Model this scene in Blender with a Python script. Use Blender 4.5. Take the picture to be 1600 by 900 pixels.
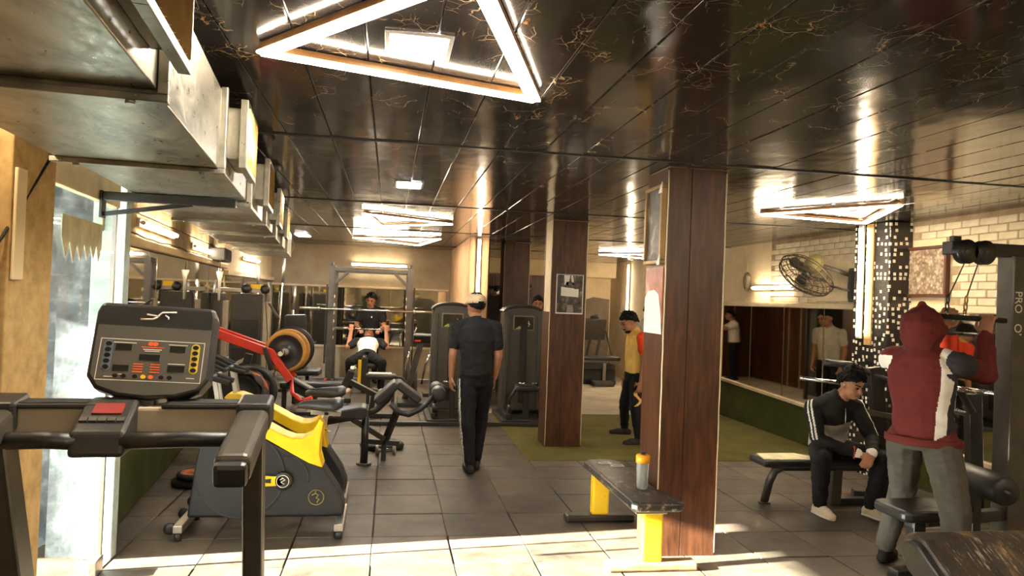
import bpy, bmesh, math, random
import numpy as np
from math import sin, cos, pi, radians, sqrt, atan2
from mathutils import Vector, Matrix, Euler, noise
random.seed(7)
for o in list(bpy.data.objects): bpy.data.objects.remove(o)
scene = bpy.context.scene
COL = scene.collection

# ---------------------------------------------------------------- camera
cd = bpy.data.cameras.new('camera'); cam = bpy.data.objects.new('camera', cd); COL.objects.link(cam)
cd.sensor_width = 36; cd.lens = 36*1160/1600; cd.clip_start = .02; cd.clip_end = 200
YAW, PITCH, ROLL = math.atan2(190, 1160), math.atan(17.5/1160), 0.039
fw = Vector((sin(YAW)*cos(PITCH), cos(YAW)*cos(PITCH), sin(PITCH)))
r0 = Vector((cos(YAW), -sin(YAW), 0)); u0 = r0.cross(fw)
RR = r0*cos(ROLL)+u0*sin(ROLL); UU = u0*cos(ROLL)-r0*sin(ROLL)
cam.matrix_world = Matrix(((RR.x, UU.x, -fw.x, 0), (RR.y, UU.y, -fw.y, 0), (RR.z, UU.z, -fw.z, 1.62), (0, 0, 0, 1)))
scene.camera = cam

# ---------------------------------------------------------------- world, sun, exposure
w = bpy.data.worlds.new('sky'); scene.world = w; w.use_nodes = True
bg = w.node_tree.nodes['Background']
bg.inputs[0].default_value = (.80, .90, 1.0, 1); bg.inputs[1].default_value = 3.0
sl = bpy.data.lights.new('sun', 'SUN'); sun = bpy.data.objects.new('sun', sl); COL.objects.link(sun)
sl.energy = 82; sl.angle = radians(.6); sl.color = (1, .93, .80)
sd = Vector((.99, .13, -.31)).normalized()
sun.rotation_euler = sd.to_track_quat('-Z', 'Y').to_euler(); sun.location = (-8, 3, 6)
vs = scene.view_settings
vs.view_transform = 'Standard'; vs.look = 'None'; vs.gamma = 1; vs.use_curve_mapping = False; vs.exposure = 1.42
TUBE = 30.0      # radiance of the warm tubes

# ---------------------------------------------------------------- materials
def srgb(r, g, b):
    f = lambda c: (c/255/12.92 if c/255 <= .04045 else ((c/255+.055)/1.055)**2.4)
    return (f(r), f(g), f(b), 1)
class NT:
    def __init__(s, name):
        m = bpy.data.materials.new(name); m.use_nodes = True; s.m = m; s.t = m.node_tree; s.n = s.t.nodes
        s.b = s.n['Principled BSDF']; s.out = s.n['Material Output']
    def add(s, ty, **k):
        n = s.n.new(ty)
        for a, v in k.items():
            if a.startswith('i_'):
                n.inputs[int(a[2:]) if a[2:].isdigit() else a[2:].replace('_', ' ')].default_value = v
            else: setattr(n, a, v)
        return n
    def link(s, a, b): s.t.links.new(a, b)
    def coord(s, kind='Object', scale=(1, 1, 1)):
        c = s.add('ShaderNodeTexCoord'); mp = s.add('ShaderNodeMapping'); mp.inputs['Scale'].default_value = scale
        s.link(c.outputs[kind], mp.inputs[0]); return mp.outputs[0]
    def ramp(s, fac, stops):
        r = s.add('ShaderNodeValToRGB'); e = r.color_ramp.elements
        while len(e) > 1: e.remove(e[-1])
        e[0].position = stops[0][0]; e[0].color = stops[0][1]
        for p, c in stops[1:]:
            x = e.new(p); x.color = c
        s.link(fac, r.inputs[0]); return r.outputs[0]
    def mix(s, fac, a, b, mode='MIX'):
        m = s.add('ShaderNodeMix', data_type='RGBA', blend_type=mode)
        for sock, v in ((m.inputs[0], fac), (m.inputs[6], a), (m.inputs[7], b)):
            if hasattr(v, 'links'): s.link(v, sock)
            else: sock.default_value = v
        return m.outputs[2]
    def noise(s, vec, scale, detail=4, rough=.55, dist=0):
        n = s.add('ShaderNodeTexNoise'); n.inputs['Scale'].default_value = scale; n.inputs['Detail'].default_value = detail
        n.inputs['Roughness'].default_value = rough; n.inputs['Distortion'].default_value = dist
        s.link(vec, n.inputs['Vector']); return n.outputs[0]
    def bump(s, h, st=.3, d=.01):
        b = s.add('ShaderNodeBump'); b.inputs['Strength'].default_value = st; b.inputs['Distance'].default_value = d
        s.link(h, b.inputs['Height']); s.link(b.outputs[0], s.b.inputs['Normal'])
    def base(s, c, rough=.5, metal=0, spec=.5):
        if hasattr(c, 'links'): s.link(c, s.b.inputs['Base Color'])
        else: s.b.inputs['Base Color'].default_value = c
        if hasattr(rough, 'links'): s.link(rough, s.b.inputs['Roughness'])
        else: s.b.inputs['Roughness'].default_value = rough
        s.b.inputs['Metallic'].default_value = metal
        s.b.inputs['Specular IOR Level'].default_value = spec
def dk(c, k): return (c[0]*k, c[1]*k, c[2]*k, 1)
MATS = {}
def pm(name, rgb, rough=.5, metal=0, var=.25, scale=9, bump=0, bscale=60, spec=.5, rnd=0):
    if name in MATS: return MATS[name]
    t = NT(name); c = srgb(*rgb); v = t.coord()
    n = t.noise(v, scale, 5, .6)
    colr = t.ramp(n, [(.3, dk(c, 1-var)), (.7, dk(c, 1+var))])
    if rnd:
        oi = t.add('ShaderNodeObjectInfo'); hs = t.add('ShaderNodeHueSaturation')
        mr = t.add('ShaderNodeMapRange'); mr.inputs[3].default_value = 1-rnd; mr.inputs[4].default_value = 1+rnd
        t.link(oi.outputs['Random'], mr.inputs[0]); t.link(mr.outputs[0], hs.inputs['Value']); t.link(colr, hs.inputs['Color']); colr = hs.outputs[0]
    t.base(colr, rough, metal, spec)
    if bump: t.bump(t.noise(v, bscale, 4, .6), bump, .006)
    MATS[name] = t.m; return t.m
def emat(name, rgb, strength):
    if name in MATS: return MATS[name]
    t = NT(name); t.base((.8, .8, .8, 1), .4)
    t.b.inputs['Emission Color'].default_value = rgb; t.b.inputs['Emission Strength'].default_value = strength
    MATS[name] = t.m; return t.m

M_tube = emat('warm_tube', (1, .82, .58, 1), TUBE)
M_tri = emat('warm_led', (1, .83, .60, 1), TUBE*.95)
M_panel = emat('white_led_panel', (.95, .98, 1, 1), 60)
M_black = pm('black_paint', (42, 40, 38), .38, var=.3)
M_gunmetal = pm('gunmetal_paint', (76, 70, 62), .4, .2)
M_pad = pm('black_vinyl', (38, 36, 35), .42, bump=.25, bscale=25)
M_rubber = pm('black_rubber', (24, 23, 22), .7, bump=.3, bscale=120)
M_chrome = pm('chrome', (205, 203, 198), .18, 1, var=.08)
M_steel = pm('brushed_steel', (165, 158, 148), .35, .9, var=.12)
M_silver = pm('silver_plastic', (178, 164, 142), .42, .25, var=.1)
M_yellow = pm('yellow_paint', (240, 196, 22), .42, var=.12)
M_dred = pm('dark_red_label', (132, 34, 28), .45)
M_red = pm('red_paint', (205, 52, 30), .4, var=.15)
M_cream = pm('cream_paint', (214, 196, 160), .6, var=.15, scale=5, bump=.15)
M_white = pm('white_plastic', (225, 220, 208), .45, var=.08)
M_shroud = pm('shroud_plastic', (66, 62, 56), .36, var=.15)
M_cord = pm('dark_cord', (22, 20, 18), .6)
# ceiling PVC board: dark marble print, glossy
t = NT('marble_board'); v = t.coord('Object')
oi = t.add('ShaderNodeObjectInfo'); va = t.add('ShaderNodeVectorMath', operation='ADD')
geo = t.add('ShaderNodeNewGeometry'); 
sc = t.add('ShaderNodeVectorMath', operation='MULTIPLY'); sc.inputs[1].default_value = (1, .7, 1); t.link(geo.outputs['Position'], sc.inputs[0]); v = sc.outputs[0]
wn = t.add('ShaderNodeTexNoise'); wn.inputs['Scale'].default_value = 5; wn.inputs['Detail'].default_value = 4; t.link(v, wn.inputs['Vector'])
wv = t.add('ShaderNodeVectorMath', operation='SCALE'); wv.inputs['Scale'].default_value = .22; t.link(wn.outputs['Color'], wv.inputs[0])
ad = t.add('ShaderNodeVectorMath', operation='ADD'); t.link(v, ad.inputs[0]); t.link(wv.outputs[0], ad.inputs[1])
def vein(scale, width):
    vo = t.add('ShaderNodeTexVoronoi', feature='DISTANCE_TO_EDGE'); vo.inputs['Scale'].default_value = scale; t.link(ad.outputs[0], vo.inputs['Vector'])
    return t.ramp(vo.outputs['Distance'], [(0, (1, 1, 1, 1)), (width, (0, 0, 0, 1))])
mask = t.ramp(t.noise(v, 5.5, 4, .6), [(.47, (0, 0, 0, 1)), (.60, (1, 1, 1, 1))])
patch = t.ramp(t.noise(v, 14, 4, .6, 1.0), [(.68, (0, 0, 0, 1)), (.73, (1, 1, 1, 1))])
basec = t.ramp(t.noise(v, 1.7, 4, .6), [(.3, srgb(34, 34, 37)), (.7, srgb(58, 52, 48))])
v1 = t.mix(1, vein(6.5, .012), mask, 'MULTIPLY'); v2 = t.mix(1, vein(17, .028), mask, 'MULTIPLY')
c1 = t.mix(v1, basec, srgb(206, 176, 138)); c2 = t.mix(t.mix(.5, (0, 0, 0, 1), v2), c1, srgb(180, 150, 116))
c3 = t.mix(t.mix(1, patch, mask, 'MULTIPLY'), c2, srgb(190, 124, 62))
t.base(c3, .13, 0, .6); t.bump(t.noise(v, 2.2, 2), .22, .035); MATS['marble'] = M_marble = t.m
# dark wood veneer
t = NT('wood_veneer'); v = t.coord('Object', (1, 1, .12))
n1 = t.noise(v, 26, 6, .65, .6); n2 = t.noise(t.coord('Object', (1, 1, .3)), 5, 3)
cw = t.ramp(n1, [(.25, srgb(48, 24, 12)), (.5, srgb(84, 47, 27)), (.75, srgb(112, 68, 40))])
n3 = t.noise(t.coord('Object', (1, 1, .8)), 22, 6, .75); cw = t.mix(t.ramp(n3, [(.66, (0, 0, 0, 1)), (.72, (.5, .5, .5, 1))]), cw, srgb(150, 104, 74))
cw = t.mix(t.ramp(n2, [(.3, (.55, .55, .55, 1)), (.7, (1.05, 1.0, .98, 1))]), (0, 0, 0, 1), cw); 
t.base(cw, .38); t.bump(n1, .15, .004); MATS['wood'] = M_wood = t.m
# rubber floor tile
t = NT('rubber_tile'); v = t.coord('Object')
oi = t.add('ShaderNodeObjectInfo'); off = t.add('ShaderNodeVectorMath', operation='SCALE'); off.inputs[0].default_value = (31, 17, 5)
t.link(oi.outputs['Random'], off.inputs['Scale']); av = t.add('ShaderNodeVectorMath', operation='ADD'); t.link(v, av.inputs[0]); t.link(off.outputs[0], av.inputs[1])
n = t.noise(av.outputs[0], 7, 6, .65); n2 = t.noise(av.outputs[0], 160, 2)
c = t.ramp(n, [(.3, srgb(54, 46, 38)), (.7, srgb(88, 77, 64))])
c = t.mix(t.ramp(n2, [(.4, (0, 0, 0, 1)), (.75, (.5, .5, .5, 1))]), c, srgb(104, 94, 84))
gp = t.add('ShaderNodeNewGeometry'); dn = t.noise(gp.outputs['Position'], 2.3, 7, .7); c = t.mix(t.ramp(dn, [(.45, (0, 0, 0, 1)), (.65, (.55, .55, .55, 1))]), c, srgb(112, 98, 80)); c = t.mix(t.ramp(dn, [(.30, (.6, .6, .6, 1)), (.44, (0, 0, 0, 1))]), c, srgb(38, 33, 28))
hs = t.add('ShaderNodeHueSaturation'); mr = t.add('ShaderNodeMapRange'); mr.inputs[3].default_value = .8; mr.inputs[4].default_value = 1.15
t.link(oi.outputs['Random'], mr.inputs[0]); t.link(mr.outputs[0], hs.inputs['Value']); t.link(c, hs.inputs['Color'])
rr = t.ramp(n, [(.3, (.42, .42, .42, 1)), (.7, (.62, .62, .62, 1))])
t.base(hs.outputs[0], rr); t.bump(n2, .25, .004); M_tile = t.m
# turf
t = NT('artificial_turf'); v = t.coord('Object'); n = t.noise(v, 3.5, 5, .6); n2 = t.noise(v, 220, 2, .7)
c = t.ramp(n, [(.3, srgb(76, 72, 28)), (.7, srgb(112, 104, 52))]); c = t.mix(t.ramp(n2, [(.35, (0, 0, 0, 1)), (.7, (.7, .7, .7, 1))]), c, srgb(132, 126, 70))
t.base(c, .9, 0, .2); t.bump(n2, .8, .012); M_turf = t.m
t = NT('wall_turf'); v = t.coord('Object'); n = t.noise(v, 3.5, 5, .6); n2 = t.noise(v, 200, 2, .7)
c = t.ramp(n, [(.3, srgb(48, 52, 20)), (.7, srgb(72, 76, 34))]); c = t.mix(t.ramp(n2, [(.35, (0, 0, 0, 1)), (.7, (.6, .6, .6, 1))]), c, srgb(88, 92, 46))
t.base(c, .9, 0, .2); t.bump(n2, .8, .012); M_wturf = t.m
# galvanised duct
t = NT('galvanised_sheet'); v = t.coord('Object', (1, .5, 1)); n = t.noise(v, 6, 5, .6, .5); n2 = t.noise(v, 34, 4, .6)
c = t.ramp(n, [(.3, srgb(122, 120, 110)), (.7, srgb(186, 182, 168))]); rr = t.ramp(n2, [(.3, (.26, .26, .26, 1)), (.7, (.45, .45, .45, 1))])
t.base(c, rr, .75); t.bump(n, .15, .02); M_galv = t.m
# mirror, glass
t = NT('mirror_glass'); n = t.noise(t.coord('Object'), 3, 3); t.base(srgb(196, 192, 180), t.ramp(n, [(.3, (.015, .015, .015, 1)), (.8, (.06, .06, .06, 1))]), 1); M_mirror = t.m
t = NT('clear_glass'); tr = t.add('ShaderNodeBsdfTransparent'); tr.inputs[0].default_value = (.88, .93, .92, 1)
gl = t.add('ShaderNodeBsdfGlossy'); gl.inputs['Roughness'].default_value = .02
lwt = t.add('ShaderNodeLayerWeight'); lwt.inputs[0].default_value = .5; pw = t.add('ShaderNodeMath', operation='POWER'); pw.inputs[1].default_value = 4.0; t.link(lwt.outputs['Facing'], pw.inputs[0])
fr = t.add('ShaderNodeMath', operation='MULTIPLY_ADD'); fr.inputs[1].default_value = .45; fr.inputs[2].default_value = .03; t.link(pw.outputs[0], fr.inputs[0]); mx = t.add('ShaderNodeMixShader')
t.link(fr.outputs[0], mx.inputs[0]); t.link(tr.outputs[0], mx.inputs[1]); t.link(gl.outputs[0], mx.inputs[2]); t.link(mx.outputs[0], t.out.inputs[0]); M_glass = t.m
# plaster with stains
def plaster(name, a, b, c, sc=2.2):
    t = NT(name); v = t.coord('Object'); n = t.noise(v, sc, 6, .65); n2 = t.noise(v, 40, 3)
    col = t.ramp(n, [(.25, srgb(*a)), (.5, srgb(*b)), (.75, srgb(*c))]); t.base(col, .85, 0, .3); t.bump(n2, .25, .006); return t.m
M_back = plaster('beige_plaster', (150, 134, 108), (170, 154, 126), (186, 170, 142))
M_cwall = plaster('cream_plaster', (205, 180, 138), (222, 200, 160), (232, 212, 176))
M_block = plaster('concrete_block', (150, 128, 96), (182, 160, 124), (206, 186, 150), 4)
M_mortar = plaster('mortar', (110, 94, 70), (130, 112, 84), (150, 130, 100), 8)
M_brick = plaster('whitewashed_brick', (196, 178, 146), (214, 198, 168), (228, 214, 188), 3)
M_brickj = plaster('brick_joint', (140, 120, 92), (164, 142, 110), (186, 164, 130), 9)
M_conc = plaster('concrete_floor', (150, 136, 114), (178, 164, 142), (200, 186, 164), 1.6)
M_yard = plaster('grey_yard', (150, 150, 148), (176, 176, 174), (196, 196, 194), 1.5)
M_pink = plaster('pinkish_plaster', (176, 138, 104), (192, 154, 118), (206, 170, 134), 2.5)
M_conc2 = plaster('grey_render', (112, 100, 84), (130, 116, 98), (148, 134, 114), 3)
M_ext = plaster('white_render', (214, 214, 210), (236, 236, 232), (245, 245, 242), 2)
M_dirty = plaster('stained_render', (44, 45, 46), (92, 95, 98), (150, 156, 160), 6)
M_post = plaster('ochre_wood', (150, 122, 76), (182, 150, 98), (198, 168, 114), 14)
# glitter mosaic: dark with small mirror squares
t = NT('mosaic_sheet'); v = t.coord('Object', (1, 1, 1))
sx = t.add('ShaderNodeSeparateXYZ'); t.link(v, sx.inputs[0]); sm_ = t.add('ShaderNodeMath', operation='ADD'); t.link(sx.outputs[0], sm_.inputs[0]); t.link(sx.outputs[1], sm_.inputs[1]); cb = t.add('ShaderNodeCombineXYZ'); t.link(sm_.outputs[0], cb.inputs[0]); t.link(sx.outputs[2], cb.inputs[1]); v = cb.outputs[0]
vo = t.add('ShaderNodeTexVoronoi', distance='CHEBYCHEV', voronoi_dimensions='2D'); vo.inputs['Scale'].default_value = 17; vo.inputs['Randomness'].default_value = .55; t.link(v, vo.inputs['Vector'])
sq = t.ramp(vo.outputs['Distance'], [(.24, (1, 1, 1, 1)), (.26, (0, 0, 0, 1))])
bw = t.add('ShaderNodeSeparateColor'); t.link(vo.outputs['Color'], bw.inputs[0]); pk = t.ramp(bw.outputs[0], [(.35, (0, 0, 0, 1)), (.36, (1, 1, 1, 1))])
f = t.mix(1, sq, pk, 'MULTIPLY'); c = t.mix(f, srgb(44, 40, 36), srgb(225, 215, 195)); t.base(c, .2); M_mosaic = t.m

# ---------------------------------------------------------------- geometry kit
def V(*a): return Vector(a)
class G:
    def __init__(s): s.v = []; s.f = []; s.sm = []
    def add(s, vs_, fs, smooth=False):
        k = len(s.v); s.v += [tuple(p) for p in vs_]; s.f += [tuple(i+k for i in f) for f in fs]; s.sm += [smooth]*len(fs); return s
    def box(s, c, d, R=None):
        c = Vector(c); h = [x/2 for x in d]; M = Euler(R).to_matrix() if R is not None and not isinstance(R, Matrix) else (R or Matrix.Identity(3))
        p = [c+M @ Vector((sx*h[0], sy*h[1], sz*h[2])) for sx in (-1, 1) for sy in (-1, 1) for sz in (-1, 1)]
        return s.add(p, [(0, 1, 3, 2), (4, 6, 7, 5), (0, 4, 5, 1), (2, 3, 7, 6), (0, 2, 6, 4), (1, 5, 7, 3)])
    def b2(s, x0, x1, y0, y1, z0, z1): return s.box(((x0+x1)/2, (y0+y1)/2, (z0+z1)/2), (abs(x1-x0), abs(y1-y0), abs(z1-z0)))
    def bar(s, p, q, wd, ht, up=(0, 0, 1)):
        p = Vector(p); q = Vector(q); d = (q-p); L = d.length; d.normalize(); u = Vector(up)
        if abs(d.dot(u)) > .98: u = Vector((0, 1, 0))
        x = d.cross(u).normalized(); u = x.cross(d); M = Matrix((x, d, u)).transposed()
        return s.box((p+q)/2, (wd, L, ht), M)
    def tube(s, pts, r, n=10, cap=True, closed=False):
        P = [Vector(p) for p in pts]; m = len(P); rs = r if isinstance(r, (list, tuple)) else [r]*m
        T = []
        for i in range(m):
            a = P[(i-1) % m] if (closed or i > 0) else P[i]; b = P[(i+1) % m] if (closed or i < m-1) else P[i]
            T.append((b-a).normalized())
        u = T[0].orthogonal().normalized(); rings = []
        for i in range(m):
            u = (u-T[i]*u.dot(T[i])); u = u.normalized() if u.length > 1e-6 else T[i].orthogonal().normalized(); wv = T[i].cross(u)
            rings.append([P[i]+(u*cos(2*pi*k/n)+wv*sin(2*pi*k/n))*rs[i] for k in range(n)])
        vs_ = [p for rg in rings for p in rg]; fs = []
        for i in range(m if closed else m-1):
            j = (i+1) % m
            for k in range(n): fs.append((i*n+k, i*n+(k+1) % n, j*n+(k+1) % n, j*n+k))
        s.add(vs_, fs, True)
        if cap and not closed:
            k0 = len(s.v)-len(vs_); s.f += [tuple(k0+k for k in range(n))[::-1], tuple(k0+(m-1)*n+k for k in range(n))]; s.sm += [False, False]
        return s
    def cyl(s, p, q, r, r2=None, n=16): return s.tube([p, q], [r, r if r2 is None else r2], n)
    def lathe(s, prof, c, ax=(0, 0, 1), n=24, smooth=True):
        c = Vector(c); a = Vector(ax).normalized(); u = a.orthogonal().normalized(); wv = a.cross(u); vs_ = []
        for (r, h) in prof:
            for k in range(n): vs_.append(c+a*h+(u*cos(2*pi*k/n)+wv*sin(2*pi*k/n))*r)
        fs = []
        for i in range(len(prof)-1):
            for k in range(n): fs.append((i*n+k, i*n+(k+1) % n, (i+1)*n+(k+1) % n, (i+1)*n+k))
        s.add(vs_, fs, smooth); k0 = len(s.v)-len(vs_)
        if prof[0][0] > 1e-5: s.f.append(tuple(k0+k for k in range(n))[::-1]); s.sm.append(False)
        if prof[-1][0] > 1e-5: s.f.append(tuple(k0+(len(prof)-1)*n+k for k in range(n))); s.sm.append(False)
        return s
    def prism(s, poly, o, ax, ay, az, t0, t1):   # poly in (ax, ay), extruded along az
        o, ax, ay, az = Vector(o), Vector(ax), Vector(ay), Vector(az); n = len(poly)
        a = [o+ax*x+ay*y+az*t0 for x, y in poly]; b = [o+ax*x+ay*y+az*t1 for x, y in poly]
        fs = [tuple(range(n))[::-1], tuple(range(n, 2*n))]+[(i, (i+1) % n, n+(i+1) % n, n+i) for i in range(n)]
        return s.add(a+b, fs)
    def ell(s, c, r, n=16, R=None):
        c = Vector(c); M = R if R is not None else Matrix.Identity(3); m = n//2; vs_ = []; fs = []
        vs_.append(c+M @ Vector((0, 0, r[2])))
        for i in range(1, m):
            for k in range(n):
                th = pi*i/m; ph = 2*pi*k/n; vs_.append(c+M @ Vector((r[0]*sin(th)*cos(ph), r[1]*sin(th)*sin(ph), r[2]*cos(th))))
        vs_.append(c-M @ Vector((0, 0, r[2])))
        for k in range(n): fs.append((0, 1+k, 1+(k+1) % n))
        for i in range(m-2):
            for k in range(n): fs.append((1+i*n+k, 1+(i+1)*n+k, 1+(i+1)*n+(k+1) % n, 1+i*n+(k+1) % n))
        L = len(vs_)-1
        for k in range(n): fs.append((L, 1+(m-2)*n+(k+1) % n, 1+(m-2)*n+k))
        return s.add(vs_, fs, True)
    def mesh(s, name, mat):
        me = bpy.data.meshes.new(name); me.from_pydata(s.v, [], s.f); me.validate()
        if len(me.polygons) == len(s.sm): me.polygons.foreach_set('use_smooth', s.sm)
        bm = bmesh.new(); bm.from_mesh(me); bmesh.ops.recalc_face_normals(bm, faces=bm.faces); bm.to_mesh(me); bm.free()
        for m in (mat if isinstance(mat, (list, tuple)) else [mat]): me.materials.append(m)
        return me
    def obj(s, name, mat, parent=None, bevel=0, seg=2, world=False, label=None):
        if world and parent is not None:
            Mi = pmat(parent).inverted(); s.v = [tuple(Mi @ Vector(p)) for p in s.v]
        o = bpy.data.objects.new(name, s.mesh(name, mat)); COL.objects.link(o); o.parent = parent
        if bevel:
            b = o.modifiers.new('bevel', 'BEVEL'); b.width = bevel; b.segments = seg; b.limit_method = 'ANGLE'; b.angle_limit = radians(40)
        if label: o['label'] = label
        return o
def pmat(o):
    M = Matrix.LocRotScale(o.location, o.rotation_euler, o.scale)
    return pmat(o.parent) @ M if o.parent else M
def tag(o, label=None, cat=None, group=None, kind=None):
    for k, v_ in (('label', label), ('category', cat), ('group', group), ('kind', kind)):
        if v_: o[k] = v_
    return o
def thing(name, label, cat, loc=(0, 0, 0), rz=0, group=None):
    o = bpy.data.objects.new(name, None); COL.objects.link(o); o.empty_display_size = .1
    o.location = loc; o.rotation_euler = (0, 0, rz); return tag(o, label, cat, group)
def struct(o): o['kind'] = 'structure'; return o
def copy_tree(o, parent=None):
    c = o.copy(); COL.objects.link(c); c.parent = parent
    for ch in list(o.children): copy_tree(ch, c)
    return c
def arc(c, r, a0, a1, n, ax=(1, 0, 0), ay=(0, 0, 1)):
    c, ax, ay = Vector(c), Vector(ax), Vector(ay)
    return [c+ax*r*cos(radians(a0+(a1-a0)*i/(n-1)))+ay*r*sin(radians(a0+(a1-a0)*i/(n-1))) for i in range(n)]
def rrect(w_, h_, r, n=5):
    p = []
    for cx, cy, a in ((w_/2-r, h_/2-r, 0), (-w_/2+r, h_/2-r, 90), (-w_/2+r, -h_/2+r, 180), (w_/2-r, -h_/2+r, 270)):
        p += [(cx+r*cos(radians(a+90*i/n)), cy+r*sin(radians(a+90*i/n))) for i in range(n+1)]
    return p
# ================================================================ the setting
CH = 2.52
WA = math.atan(.092)
def wx(y): return -1.72-.092*(y-5.04)
def panel_box(name, x0, x1, y0, y1, z0, z1, mat, parent=None, bevel=0):
    c = ((x0+x1)/2, (y0+y1)/2, z0); g = G().b2(x0-c[0], x1-c[0], y0-c[1], y1-c[1], 0, z1-z0)
    o = g.obj(name, mat, None, bevel); o.location = c
    return o
# floor slab, tiles, turf mat, concrete
floor = struct(panel_box('floor', -2.7, 5.3, -7.2, 16.7, -.12, -.022, M_rubber)); 
fz = floor.location
tile_me = None
cols = [(-.05+.5*k) for k in range(-5, 11)]
rows = [5.05+.52*k for k in range(-5, 19)]
def in_turf(x, y): return x > 1.4 and 7.35 < y < 10.4
cnt = 0
gt = G().b2(-.247, .247, -.257, .257, 0, .022); tile_me = gt.mesh('rubber_tile', M_tile)
for x in cols:
    for y in rows:
        cx, cy = x+.25, y+.26
        if cx < wx(max(cy, 3.3))-.2 or cx > 5.05 or cy > 14.6: continue
        if cx > 1.44 and cy > 7.4: continue
        if cx > 1.2 and cy > 10.4: continue
        o = bpy.data.objects.new('rubber_tile', tile_me); COL.objects.link(o); o.parent = floor
        o.location = Vector((cx+random.uniform(-.003, .003), cy+random.uniform(-.003, .003), -.022+random.uniform(-.002, .0015)))-fz
        o.rotation_euler = (random.uniform(-.004, .004), random.uniform(-.004, .004), random.uniform(-.005, .005))
        b = o.modifiers.new('bevel', 'BEVEL'); b.width = .004; b.segments = 1; cnt += 1
print('tiles', cnt)
def on(parent, g, name, mat, bevel=0): return g.obj(name, mat, parent, bevel, world=True)
on(floor, G().b2(1.44, 5.0, 7.37, 10.4, -.02, .006), 'turf_mat', M_turf)
on(floor, G().b2(1.2, 5.28, 10.4, 16.6, -.02, -.002), 'concrete_slab', M_conc)
on(floor, G().b2(1.2, 1.46, 7.9, 10.4, -.02, -.004), 'concrete_strip', M_conc)
# ceiling: slab + glossy marble boards in rows
ceil = struct(panel_box('ceiling', -2.7, 5.3, -7.2, 16.7, CH+.03, CH+.15, M_black))
cz = Vector(ceil.location)
bx = -2.62
meshes = {}
for yi, (ya, yb) in enumerate(((-7.0, -4.6), (-4.6, -1.6), (-1.6, 1.4), (1.4, 4.42), (4.42, 7.42), (7.42, 10.42), (10.42, 13.42), (13.42, 16.6))):
    L = yb-ya-.006
    g = G().b2(-.1245, .1245, -L/2, L/2, 0, .012); me = g.mesh('ceiling_board', M_marble)
    for k in range(32):
        cx = bx+.125+.25*k
        if cx > 5.2: continue
        o = bpy.data.objects.new('ceiling_board', me); COL.objects.link(o); o.parent = ceil
        o.location = Vector((cx, (ya+yb)/2, CH+random.uniform(0, .0015)))-cz
        o.rotation_euler = (random.uniform(-.0012, .0012), random.gauss(0, .006), 0)
        b = o.modifiers.new('bevel', 'BEVEL'); b.width = .006; b.segments = 2
    if 1 < ya < 15: on(ceil, G().b2(-2.6, 5.0, ya-.012, ya+.012, CH-.006, CH+.004), 'joint_strip', M_black, .003)

# left walls
def lwall(y0, y1, z0, z1, mat, th=.2, name='wall_left'):
    o = struct(G().b2(-th, 0, 0, (y1-y0)/cos(WA), 0, z1-z0).obj(name, mat)); o.location = (wx(y0), y0, z0); o.rotation_euler = (0, 0, WA); return o
wl1 = lwall(4.78, 10.5, 0, CH+.03, M_mortar)
bl = G().b2(0, .012, -.195, .195, -.095, .095).mesh('concrete_block', M_block)
for r in range(3):
    z = 2.05+.2*r
    for k in range(15):
        y = .1+.4*k+(.2 if r % 2 else 0)
        if y > 5.6: continue
        o = bpy.data.objects.new('concrete_block', bl); COL.objects.link(o); o.parent = wl1; o.location = (random.uniform(-.003, .004), y, z-.03); b = o.modifiers.new('bevel', 'BEVEL'); b.width = .005; b.segments = 1
G().b2(0, .02, 0, 5.7, .02, .78).obj('turf_panel', M_wturf, wl1)
G().b2(0, .06, .0, 5.7, 1.88, 1.94).obj('ledge', M_cwall, wl1, .006)
G().b2(0, .02, .0, 5.7, .78, .81).obj('lower_trim', M_cwall, wl1, .003)
for k in range(4):
    a = .03+1.42*k
    m = G().b2(.001, .010, 0, 1.40, 0, 1.06).obj('wall_mirror', M_mirror, None, .002)
    m.location = wl1.matrix_basis @ Vector((0, a, .815)) if False else (Matrix.LocRotScale(wl1.location, wl1.rotation_euler, None) @ Vector((0, a, .815)))
    m.rotation_euler = (0, 0, WA)
    tag(m, 'wall mirror sheet above left turf, '+('nearest the glass door' , 'second from the glass door', 'third from the glass door', 'furthest from the glass door')[k], 'mirror', 'mirror sheets on the left wall')
on(wl1, G().b2(-1.74, -1.555, 4.70, 4.79, 0, 2.3), 'door_lining', pm('pale_teal_paint', (168, 182, 176), .6), .006)
on(wl1, G().b2(-1.93, -1.69, 4.745, 4.79, 0, 2.3), 'jamb_render', M_dirty)
wl2 = struct(panel_box('wall_left', -2.44, -2.22, 10.48, 14.6, 0, CH+.03, M_cwall))
on(wl2, G().b2(-2.225, -2.2, 10.5, 14.5, .02, .62), 'lower_panel', M_conc2)
on(wl2, G().b2(-2.225, -2.16, 10.5, 14.5, 1.80, 1.86), 'ledge', M_cwall)
m = panel_box('wall_mirror', -2.222, -2.212, 10.55, 14.45, .66, 1.79, M_mirror); tag(m, 'long wall mirror at the far left corner below the ledge', 'mirror')
wl3 = lwall(-7.0, 3.30, 0, CH+.03, M_mortar)
for r in range(12):
    z = .1+.2*r
    for k in range(7):
        y = 7.6+.4*k+(.2 if r % 2 else 0)
        if y > 10.15 or z > 2.5: continue
        o = bpy.data.objects.new('concrete_block', bl); COL.objects.link(o); o.parent = wl3; o.location = (random.uniform(-.003, .004), y, z+.005); b = o.modifiers.new('bevel', 'BEVEL'); b.width = .005; b.segments = 1
lwall(3.30, 4.78, 2.30, CH+.03, M_block)
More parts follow.
